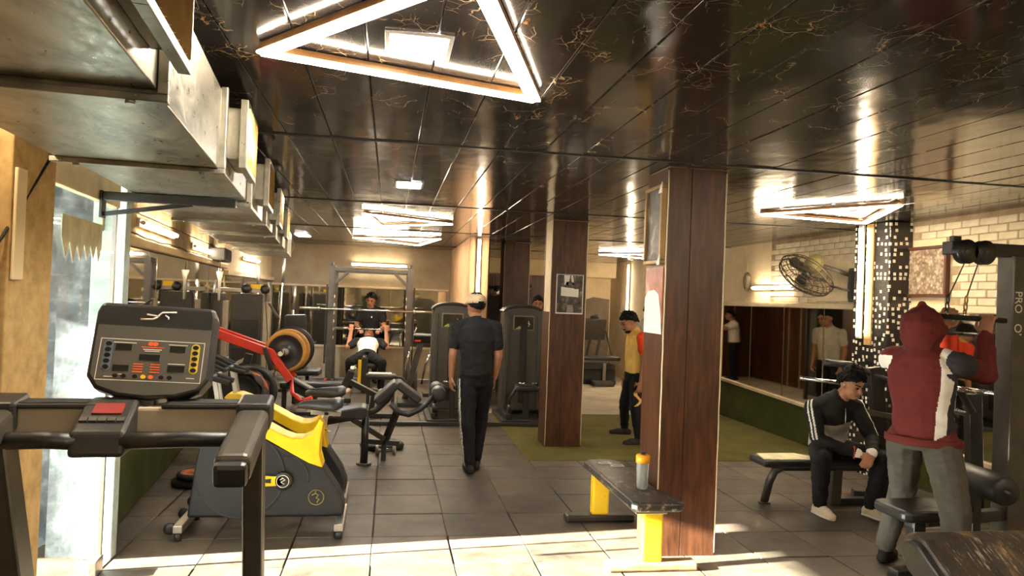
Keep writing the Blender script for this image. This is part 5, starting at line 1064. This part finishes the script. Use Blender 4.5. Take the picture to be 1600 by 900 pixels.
def laces(root, ank, d, mat=None):
    d = unit((d[0], d[1], 0)); s_ = np.array([-d[1], d[0], 0]); a = v3(ank)
    for i in range(4):
        p = np.array([a[0], a[1], 0])+d*(.045+.022*i)+np.array([0, 0, .088-.006*i]); G().tube([Vector(p-s_*.026-np.array([0, 0, .012])), Vector(p), Vector(p+s_*.026-np.array([0, 0, .012]))], .0035, 5).obj('lace', C_wht, root, world=True)
    lo = np.array([a[0], a[1], .010]); pts = [Vector(lo-d*.085), Vector(lo-d*.06+s_*.042), Vector(lo+d*.08+s_*.046), Vector(lo+d*.17+s_*.028), Vector(lo+d*.195), Vector(lo+d*.17-s_*.028), Vector(lo+d*.08-s_*.046), Vector(lo-d*.06-s_*.042)]
    n = len(pts); G().add([p+V(0, 0, -.008) for p in pts]+[p+V(0, 0, .012) for p in pts], [tuple(range(n))[::-1], tuple(range(n, 2*n))]+[(i, (i+1) % n, n+(i+1) % n, n+i) for i in range(n)]).obj('sole', C_wht, root, world=True, bevel=.006)

# ---- 1 walking man, seen from behind
r = thing('person', 'person in black tee, striped black track pants and beige cap walking away', 'person', (.82, 6.95, 0))
B = Body(); rt = (1, 0, 0)
B.loft([((.835, 6.98, .80), .140, .105), ((.83, 6.96, .92), .158, .115), ((.825, 6.94, 1.06), .150, .10), ((.82, 6.94, 1.22), .178, .115), ((.818, 6.95, 1.33), .178, .105), ((.812, 6.96, 1.39), .125, .08), ((.808, 6.97, 1.425), .07, .065)], (1, 0.05, 0), [TRK, BLK, BLK, BLK, BLK, BLK])
B.cap((.808, 6.97, 1.40), (.804, 6.99, 1.48), .058, .055, SK); B.head((.802, 6.995, 1.535), (-.3, .95, -.08), (0, 0, 1))
for s in (-1, 1): B.cap((.808, 6.97, 1.40), (.815+s*.165, 6.95, 1.355), .048, .055, BLK)
for s, el, wr in ((-1, (.60, 6.93, 1.08), (.598, 6.97, .875)), (1, (1.035, 6.95, 1.08), (1.02, 7.02, .885))):
    sh = (.815+s*.18, 6.95, 1.345); B.cap(sh, (v3(sh)*.35+v3(el)*.65), .066, .058, BLK); B.cap((v3(sh)*.4+v3(el)*.6), el, .044, .041, SK); B.cap(el, wr, .041, .028, SK); B.hand(wr, (s*.02, .05, -1), (-s, .2, 0), 1 if s < 0 else -1, SK, .55)
limb(B, (.755, 6.97, .84), (.755, 6.90, .47), (.785, 6.86, .10), (.098, .078, .060), TRK); limb(B, (.905, 6.99, .84), (.895, 7.08, .47), (.865, 7.02, .12), (.098, .078, .060), TRK)
foot(B, (.785, 6.86, .09), (-.1, 1, 0), DSH); foot(B, (.865, 7.02, .10), (.1, 1, 0), DSH)
def ov(X, N, idx):
    lam = (X[:, 2] < .86) & (X[:, 0] < .80) & (idx == TRK)
    # three stripes down the outer left leg
    a = np.where(X[:, 2] > .47, .755, .755+(.47-X[:, 2])/.37*.03); yc = np.where(X[:, 2] > .47, 6.97-(.84-X[:, 2])/.37*.07, 6.90-(.47-X[:, 2])/.37*.04)
    ang = np.degrees(np.arctan2(X[:, 1]-yc, -(X[:, 0]-a)))
    st = lam & (((ang > -34) & (ang < -24)) | ((ang > -14) & (ang < -4)) | ((ang > 6) & (ang < 16))); idx[st] = WHT; return idx
bd_ = B.finish(r, .0065, ov); B.features(r, hair=False); B.hair(r, 0, 0)
c, rr_, f, u, k = B.hf; R3 = Matrix(np.stack([rr_, f, u], 1).tolist())
g = G(); n = 24; vs_, fs = [], []
for i in range(9):
    th = pi*.5*i/8
    for j in range(n): ph = 2*pi*j/n; vs_.append(Vector(c+u*.035-f*.012+rr_*.094*sin(th)*cos(ph)+f*.114*sin(th)*sin(ph)+u*.096*cos(th)**.8 if th < pi/2-.01 else c+u*.03-f*.012+rr_*.096*cos(ph)+f*.116*sin(ph)))
for i in range(8):
    for j in range(n): fs.append((i*n+j, i*n+(j+1) % n, (i+1)*n+(j+1) % n, (i+1)*n+j))
cp = g.add(vs_, fs, True).obj('cap', C_bei, r, world=True); q = cp.modifiers.new('t', 'SOLIDIFY'); q.thickness = .008
br = [Vector(c+u*.03+f*(.09+.075*sin(a))+rr_*.08*cos(a)) for a in np.linspace(0, pi, 11)]; m_ = len(br)
G().add([p for p in br]+[p+Vector(u)*.006 for p in br], [tuple(range(m_))[::-1], tuple(range(m_, 2*m_))]+[(i, (i+1) % m_, m_+(i+1) % m_, m_+i) for i in range(m_)]).obj('brim', C_bei, cp, world=True)
G().tube([Vector(c+u*.034-f*(.012+.121*sin(a))+rr_*.1*cos(a)) for a in np.linspace(1.3, 1.84, 6)], .010, 6).obj('back_opening', M_hair, cp, world=True)
ph_ = thing('phone', 'small dark phone with a white edge held in the walking man hand', 'phone', (1.03, 7.02, .80)); G().box((0, 0, 0), (.012, .075, .13), (.3, 0, 0)).obj('case', M_black, ph_, .006); G().box((.0075, 0, 0), (.002, .068, .12), (.3, 0, 0)).obj('screen', M_dark, ph_)

# ---- 2 seated man looking at his hands
r = thing('person', 'person in black and grey striped tracksuit sitting on the bench with clasped hands', 'person', (3.66, 5.62, 0))
B = Body()
B.loft([((3.66, 5.70, .43), .165, .12), ((3.65, 5.69, .53), .165, .125), ((3.62, 5.64, .66), .158, .115), ((3.585, 5.55, .78), .178, .12), ((3.565, 5.50, .86), .185, .11), ((3.57, 5.46, .92), .12, .085), ((3.585, 5.43, .955), .072, .068)], (1, .05, 0), [TRK, GRY, GRY, BLK, BLK, BLK])
B.cap((3.585, 5.44, .93), (3.61, 5.39, 1.0), .058, .055, SK); B.head((3.625, 5.355, 1.055), (.25, -.86, -.42), (0, -.3, 1))
for q_ in ((3.415, 5.49, .865), (3.735, 5.49, .872)): B.cap((3.58, 5.45, .94), q_, .052, .062, BLK)
for s, sh, el, wr in ((-1, (3.385, 5.50, .845), (3.40, 5.44, .60), (3.60, 5.26, .535)), (1, (3.76, 5.50, .855), (3.86, 5.42, .62), (3.735, 5.24, .545))):
    B.cap(sh, el, .070, .058, BLK); B.cap(el, wr, .057, .042, BLK); w2 = v3(wr); d = unit(w2-v3(el)); B.cap(w2-d*.03, w2+d*.015, .043, .040, CUF)
B.hand((3.625, 5.243, .527), (.75, -.25, -.35), (.25, .35, -.9), 1, SK, .75); B.hand((3.722, 5.225, .537), (-.55, -.35, -.5), (-.3, .3, -.8), -1, SK, .8)
limb(B, (3.58, 5.68, .475), (3.335, 5.28, .475), (3.445, 5.46, .10), (.098, .078, .056), TRK); limb(B, (3.74, 5.68, .475), (3.85, 5.27, .48), (3.845, 5.38, .10), (.098, .078, .056), TRK)
B.cap((3.445, 5.46, .10), (3.445, 5.46, .08), .04, .04, SK)
f1, f2 = (.02, -1, 0), (.25, -1, 0); foot(B, (3.45, 5.46, .085), f1, SHO, 1.02); foot(B, (3.845, 5.38, .085), f2, SHO, 1.02)
def ov(X, N, idx):
    torso = (idx == GRY); hi = X[:, 2] > .735; idx[torso & hi] = BLK
    # sleeve stripes over shoulder
    for (a, b_) in (((3.385, 5.50, .845), (3.40, 5.44, .60)), ((3.76, 5.50, .855), (3.86, 5.42, .62))):
        a, b_ = v3(a), v3(b_); d = b_-a; t_ = (X-a)@d/(d@d); Y = X-(a+np.clip(t_, -.4, 1)[:, None]*d); rd = np.linalg.norm(Y, axis=1)
        lat = unit(np.cross(d, (0, -1, 0))); out = unit((-1 if a[0] < 3.6 else 1, -.75, .15)); ss = unit(np.cross(d, out)); q = Y@ss
        st = (t_ > -.3) & (t_ < 1.0) & (rd < .085) & (Y@out > .02) & (((np.abs(q-.014) < .0065)) | (np.abs(q+.014) < .0065)) & ((idx == BLK) | (idx == GRY)); idx[st] = WHT
    return idx
B.finish(r, .0065, ov); B.features(r, long_=1); laces(r, (3.45, 5.46), f1); laces(r, (3.845, 5.38), f2)
G().tube([(3.605, 5.395, .70), (3.60, 5.385, .78), (3.595, 5.385, .86)], .004, 6).obj('zip', M_steel, r, world=True)
c, rr_, f, u, k = B.hf; G().ell(Vector(c-rr_*-.080-f*.0), (.008, .010, .012), 8).obj('earbud', M_white, r, world=True); G().ell(Vector(c-rr_*.080-f*.0), (.008, .010, .012), 8).obj('earbud', M_white, r, world=True)
G().tube([Vector((3.598+.046*cos(a)*.4, 5.262+.046*cos(a)*.7, .536+.046*sin(a))) for a in np.linspace(0, 2*pi, 14, endpoint=False)], .005, 6, closed=True).obj('wrist_thread', M_red, r, world=True)

# ---- 3 hooded man at the lat machine
r = thing('person', 'person in maroon hooded jacket and grey track pants pulling at the lat machine', 'person', (3.28, 4.1, 0))
B = Body(); hd = unit((.82, .57, 0)); rg = unit((.57, -.82, 0))
def at(x, y, z): return np.array([3.25, 4.1, z])+hd*y+rg*x
B.loft([(at(0, .04, .80), .165, .125), (at(0, .04, .90), .178, .135), (at(0, .02, 1.05), .172, .128), (at(0, -.01, 1.20), .195, .135), (at(0, -.02, 1.31), .195, .125), (at(0, -.03, 1.37), .14, .10), (at(0, -.02, 1.42), .09, .085)], tuple(rg), [MAR]*6)
B.cap(at(0, -.01, 1.38), at(0, .0, 1.46), .062, .06, MAR)
for s in (-1, 1): B.cap(at(0, -.02, 1.39), at(s*.17, .0, 1.35), .055, .066, MAR)
hc = at(0, .0, 1.53); B.head(hc+hd*.025, tuple(hd), (0, 0, 1), SK)
B.ell(hc+np.array([0, 0, .01])-hd*.03, (.128, .145, .140), np.stack([rg, hd, (0, 0, 1)], 1), MAR); B.ell(hc-hd*.085-np.array([0, 0, .04]), (.11, .07, .10), np.stack([rg, hd, (0, 0, 1)], 1), MAR); B.cap(hc-hd*.03+np.array([0, 0, .12]), hc-hd*.05+np.array([0, 0, .145]), .05, .03, MAR)
# right arm near, left arm far; hands on the bar
shR, elR, wrR = at(.19, .0, 1.335), at(.27, .30, 1.27), np.array([3.63, 4.05, 1.50])
shL, elL, wrL = at(-.19, .02, 1.335), at(-.22, .30, 1.33), np.array([3.44, 4.19, 1.54])
B.cap(shR, elR, .078, .064, MAR); B.cap(elR, wrR, .064, .046, MAR); B.cap(shL, elL, .078, .064, MAR); B.cap(elL, wrL, .064, .046, MAR)
B.hand(wrR+(wrR-elR)*.02, (.1, .0, 1), (.9, .4, .1), 1, SK, .9, 1.1); B.hand(wrL, (.1, -.4, .9), (.7, .6, .1), -1, SK, .9, 1.1)
aR, aL = np.array([3.28, 3.80, .10]), np.array([3.27, 4.42, .12])
limb(B, at(.10, .04, .84), (3.27, 3.83, .50), aR, (.112, .085, .062), GTR); limb(B, at(-.10, .03, .84), (3.37, 4.40, .50), aL, (.112, .085, .062), GTR)
foot(B, aR, tuple(hd), DSH); foot(B, aL, tuple(hd), DSH)
def ov(X, N, idx):
    L = X-np.array([3.25, 4.1, 0]); lx = L@rg; ly = L@hd; z = X[:, 2]; m = idx == MAR
    body = m & (z > .86) & (z < 1.36) & (lx > .0)
    ang = np.degrees(np.arctan2(lx/.19, -(ly-.01)/.13))   # 0 back, 90 right side
    armd = np.linalg.norm(np.cross(X-shR, unit(elR-shR)), axis=1); on_arm = m & (((X-shR)@unit(elR-shR)) > .06) & (armd < .12) & (z > 1.1)
    w1 = body & (ang > 38) & (ang < 66) & ~on_arm; idx[w1] = WHT
    mid = body & (ang >= 66) & (ang < 118) & ~on_arm; up_ = (z-.86)/.5
    idx[mid] = SLT; idx[mid & (np.abs(ang-92-12*(up_-.5)) > 20*(1-up_)) & (ang > 84) & (z > 1.0)] = WHT
    shp = m & (np.linalg.norm(X-shR, axis=1) < .115) & (ang > 30); idx[shp] = SLT; idx[m & (np.linalg.norm(X-shR, axis=1) >= .085) & (np.linalg.norm(X-shR, axis=1) < .115) & (lx < .19) & (z > 1.28)] = WHT
    el_ = m & (z > 1.28) & (z < 1.36) & (lx < -.10) & (ly < .02) & (ang < -55); idx[el_] = WHT
    idx[(idx == GTR) & (z > .85)] = MAR; idx[((idx == MAR) | (idx == SLT) | (idx == WHT)) & (z < .85)] = GTR; return idx
B.finish(r, .007, ov)
vs_, fs = [], []
for zz, kk in ((.828, .97), (.832, 1.0), (.872, 1.0), (.876, .97)):
    for a in np.linspace(0, 2*pi, 36, endpoint=False): vs_.append(Vector(at(.222*sin(a)*kk, .045+.160*cos(a)*kk, zz)))
for i in range(3):
    for k in range(36): fs.append((i*36+k, i*36+(k+1) % 36, (i+1)*36+(k+1) % 36, (i+1)*36+k))
o = G().add(vs_, fs, True).obj('hem_band', C_mar, r, world=True); q = o.modifiers.new('t', 'SOLIDIFY'); q.thickness = .012

# ---- 4 man in yellow and orange behind the nearest pillar
r = thing('person', 'person in yellow tee with orange sleeve standing behind the nearest pillar looking down', 'person', (2.86, 8.35, 0))
B = Body(); rg4 = (.25, 1, 0)
B.loft([((2.86, 8.36, .72), .14, .105), ((2.86, 8.36, .84), .16, .115), ((2.85, 8.35, .98), .155, .112), ((2.85, 8.35, 1.14), .178, .115), ((2.855, 8.35, 1.24), .178, .105), ((2.84, 8.35, 1.29), .12, .08), ((2.82, 8.35, 1.32), .07, .066)], rg4, [TRK, YEL, YEL, YEL, YEL, YEL])
B.cap((2.82, 8.35, 1.30), (2.79, 8.34, 1.36), .058, .054, SK); B.head((2.76, 8.33, 1.40), (-.86, -.12, -.42), (-.3, 0, 1))
for s in (-1, 1): B.cap((2.825, 8.35, 1.295), (2.865, 8.35+s*.165, 1.25), .048, .056, YEL)
for s, el, wr in ((-1, (2.905, 8.15, .97), (2.87, 8.14, .74)), (1, (2.90, 8.57, .97), (2.82, 8.56, .76))):
    sh = (2.87, 8.35+s*.19, 1.24); B.cap(sh, v3(sh)*.45+v3(el)*.55, .064, .058, ORG); B.cap(v3(sh)*.5+v3(el)*.5, el, .045, .042, SK); B.cap(el, wr, .042, .03, SK); B.hand(wr, (-.15, 0, -1), (0, -s, 0), s, SK, .5)
limb(B, (2.86, 8.27, .76), (2.84, 8.22, .42), (2.89, 8.22, .10), (.09, .066, .05), TRK); limb(B, (2.86, 8.44, .76), (2.83, 8.60, .42), (2.93, 8.86, .11), (.09, .066, .05), TRK)
foot(B, (2.89, 8.22, .09), (-1, -.1, 0), DSH); foot(B, (2.93, 8.86, .09), (-1, .1, 0), DSH)
def ov(X, N, idx):
    idx[(idx == YEL) & (X[:, 0] > 2.885) & (X[:, 2] > .95)] = ORG
    fl_ = (idx == TRK) & (X[:, 1] < 8.26) & (X[:, 2] > .45) & (X[:, 2] < .72) & (np.abs(X[:, 0]-2.85-.03*np.sin(X[:, 2]*40)) < .02); idx[fl_] = YEL; return idx
B.finish(r, .0075, ov); B.features(r, beard=1)

# ---- 5 spotter behind the rack
r = thing('person', 'person in black polo standing behind the lifter as spotter', 'person', (-.34, 13.75, 0))
B = Body(); X0 = -.33
B.loft([((X0, 13.78, .78), .14, .105), ((X0, 13.78, .90), .16, .115), ((X0, 13.77, 1.02), .15, .11), ((X0, 13.75, 1.16), .18, .118), ((X0, 13.74, 1.27), .182, .105), ((X0, 13.72, 1.33), .12, .08), ((X0, 13.71, 1.37), .07, .066)], (1, 0, 0), BLK)
B.cap((X0, 13.71, 1.35), (X0-.01, 13.69, 1.42), .058, .055, SK); B.head((-.345, 13.67, 1.50), (-.05, -.93, -.3), (0, -.25, 1))
for s in (-1, 1): B.cap((X0, 13.715, 1.345), (X0+s*.165, 13.735, 1.292), .048, .056, BLK)
for s in (-1, 1):
    sh, el, wr = (X0+s*.19, 13.74, 1.28), (X0+s*.25, 13.66, 1.04), (X0+s*.16, 13.42, .97); B.cap(sh, v3(sh)*.4+v3(el)*.6, .068, .06, BLK); B.cap(v3(sh)*.5+v3(el)*.5, el, .044, .042, SK); B.cap(el, wr, .042, .03, SK); B.hand(wr, (-s*.2, -1, -.1), (0, 0, -1), s, SK, .6)
    limb(B, (X0+s*.085, 13.78, .84), (X0+s*.1, 13.74, .46), (X0+s*.11, 13.8, .10), (.09, .066, .05), TRK); foot(B, (X0+s*.11, 13.8, .09), (s*.15, -1, 0), DSH)
B.finish(r, .009); B.features(r)
G().prism([(-.012, 0), (0, -.02), (.012, 0), (0, .02)], (X0+.02, 13.612, 1.20), (1, 0, 0), (0, 0, 1), (0, 1, 0), 0, .004).obj('chest_badge', C_wht, r, world=True)

# ---- 6 lifter lying on the incline bench
r = thing('person', 'person in white and black tee lying on the incline bench pressing a barbell', 'person', (-.34, 12.8, 0))
B = Body()
B.loft([((-.34, 12.60, .555), .15, .11), ((-.34, 12.72, .60), .155, .11), ((-.34, 12.86, .66), .15, .105), ((-.34, 13.0, .735), .18, .115), ((-.34, 13.10, .79), .18, .10), ((-.34, 13.15, .82), .12, .08), ((-.34, 13.19, .845), .07, .066)], (1, 0, 0), [TRK, WHT, WHT, WHT, BLK, BLK])
B.cap((-.34, 13.18, .835), (-.34, 13.25, .87), .057, .054, SK); B.head((-.34, 13.32, .905), (0, -.62, .78), (0, .78, .62))
for s in (-1, 1):
    sh, el, wr = (-.34+s*.19, 13.08, .79), (-.34+s*.325, 12.98, .70), (-.34+s*.30, 13.14, .955); B.cap(sh, v3(sh)*.25+v3(el)*.75, .074, .068, BLK); B.cap(v3(sh)*.3+v3(el)*.7, el, .048, .045, SK); B.cap(el, wr, .044, .032, SK); B.hand(wr, (0, .25, .9), (0, .9, -.3), -s, SK, 1.0, 1.1)
    limb(B, (-.34+s*.09, 12.62, .565), (-.34+s*.26, 12.30, .50), (-.34+s*.25, 12.36, .10), (.10, .074, .055), TRK); foot(B, (-.34+s*.25, 12.36, .09), (s*.3, -1, 0), SHO)
B.finish(r, .009); B.features(r)

# ---- 7 boy looking out beside the right stack machine
r = thing('person', 'person in pale tee peering out behind the right stack machine', 'person', (2.2, 10.95, 0))
B = Body(); X0 = 2.2
B.loft([((X0, 10.98, .80), .13, .10), ((X0, 10.98, .92), .145, .105), ((X0, 10.97, 1.08), .14, .10), ((X0, 10.96, 1.24), .165, .108), ((X0, 10.96, 1.34), .165, .095), ((X0, 10.95, 1.40), .11, .075), ((X0, 10.94, 1.43), .065, .06)], (1, 0, 0), [TRK, WHT, WHT, WHT, WHT, WHT])
B.cap((X0, 10.94, 1.41), (X0, 10.92, 1.48), .052, .05, SK); B.head((X0-.008, 10.91, 1.555), (-.15, -1, -.05), (0, 0, 1), SK, .95)
for s in (-1, 1):
    sh, el, wr = (X0+s*.17, 10.96, 1.345), (X0+s*.2, 10.98, 1.09), (X0+s*.2, 10.9, .86); B.cap(sh, v3(sh)*.45+v3(el)*.55, .06, .054, WHT); B.cap(v3(sh)*.5+v3(el)*.5, el, .04, .038, SK); B.cap(el, wr, .038, .028, SK); B.hand(wr, (0, -.1, -1), (-s, 0, 0), -s, SK, .5)
    limb(B, (X0+s*.08, 10.98, .84), (X0+s*.085, 10.96, .46), (X0+s*.09, 11.0, .10), (.085, .064, .05), TRK); foot(B, (X0+s*.09, 11.0, .09), (0, -1, 0), DSH)
B.finish(r, .009); B.features(r)

# ---- 8, 9 two people hidden from the front, seen in the right wall mirrors
def simple_person(label, x, y, f, shirt, sk=1.0, lift=0, arms=None):
    r = thing('person', label, 'person', (x, y, 0)); B = Body(); f = unit((f[0], f[1], 0)); rg_ = np.array([f[1], -f[0], 0])
    def at_(a, b_, z): return np.array([x, y, z*sk])+rg_*a*sk+f*b_*sk
    B.loft([(at_(0, 0, .78), .14, .105), (at_(0, 0, .90), .16, .115), (at_(0, .01, 1.04), .152, .11), (at_(0, .02, 1.20), .18, .118), (at_(0, .03, 1.30), .182, .105), (at_(0, .04, 1.36), .12, .08), (at_(0, .05, 1.40), .07, .066)], tuple(rg_), [TRK]+[shirt]*5)
    B.cap(at_(0, .05, 1.38), at_(0, .09, 1.45), .058, .055, SK); B.head(at_(0, .12, 1.52), tuple(f+np.array([0, 0, -.35 if lift == 0 else 0])), (0, 0, 1), SK, sk)
    for s in (-1, 1): B.cap(at_(0, .04, 1.375), at_(s*.165, .02, 1.322), .048, .056, shirt)
    for s in (-1, 1):
        sh = at_(s*.19, .02, 1.31); el, wr = (at_(s*.23, .0, 1.06), at_(s*.22, .06, .84)) if not arms else (at_(s*.2, .25, 1.2), at_(s*.12, .42, 1.38))
        B.cap(sh, sh*.45+el*.55, .068, .06, shirt); B.cap(sh*.5+el*.5, el, .044, .042, SK); B.cap(el, wr, .042, .03, SK); B.hand(wr, tuple(wr-el), tuple(-rg_*s), -s, SK, .7)
        limb(B, at_(s*.085, 0, .84), at_(s*.1, .03, .46), at_(s*.1, -.02, .10), (.092, .067, .052), TRK); foot(B, at_(s*.1, -.02, .09), tuple(f), DSH)
    B.finish(r, .010); B.features(r); return r
simple_person('person in grey tee facing the right wall mirrors, seen mostly as a reflection', 3.54, 10.05, (.9, -.3), GRY)
simple_person('person in white tee holding ropes in the annex, seen as a reflection', 2.25, 15.7, (.8, .2), WHT, .95, 1, 1)
rp = thing('battle_rope', 'pale climbing ropes hanging in the far annex', 'rope', (2.65, 15.8, 2.4))
for k in range(2): G().tube([(2.63+.08*k, 15.78, 2.5), (2.63+.08*k, 15.78, .9)], .016, 8).obj('strand', C_bei, rp, world=True)
G().box((2.67, 15.78, 2.49), (.2, .08, .04)).obj('anchor', M_black, rp, world=True)
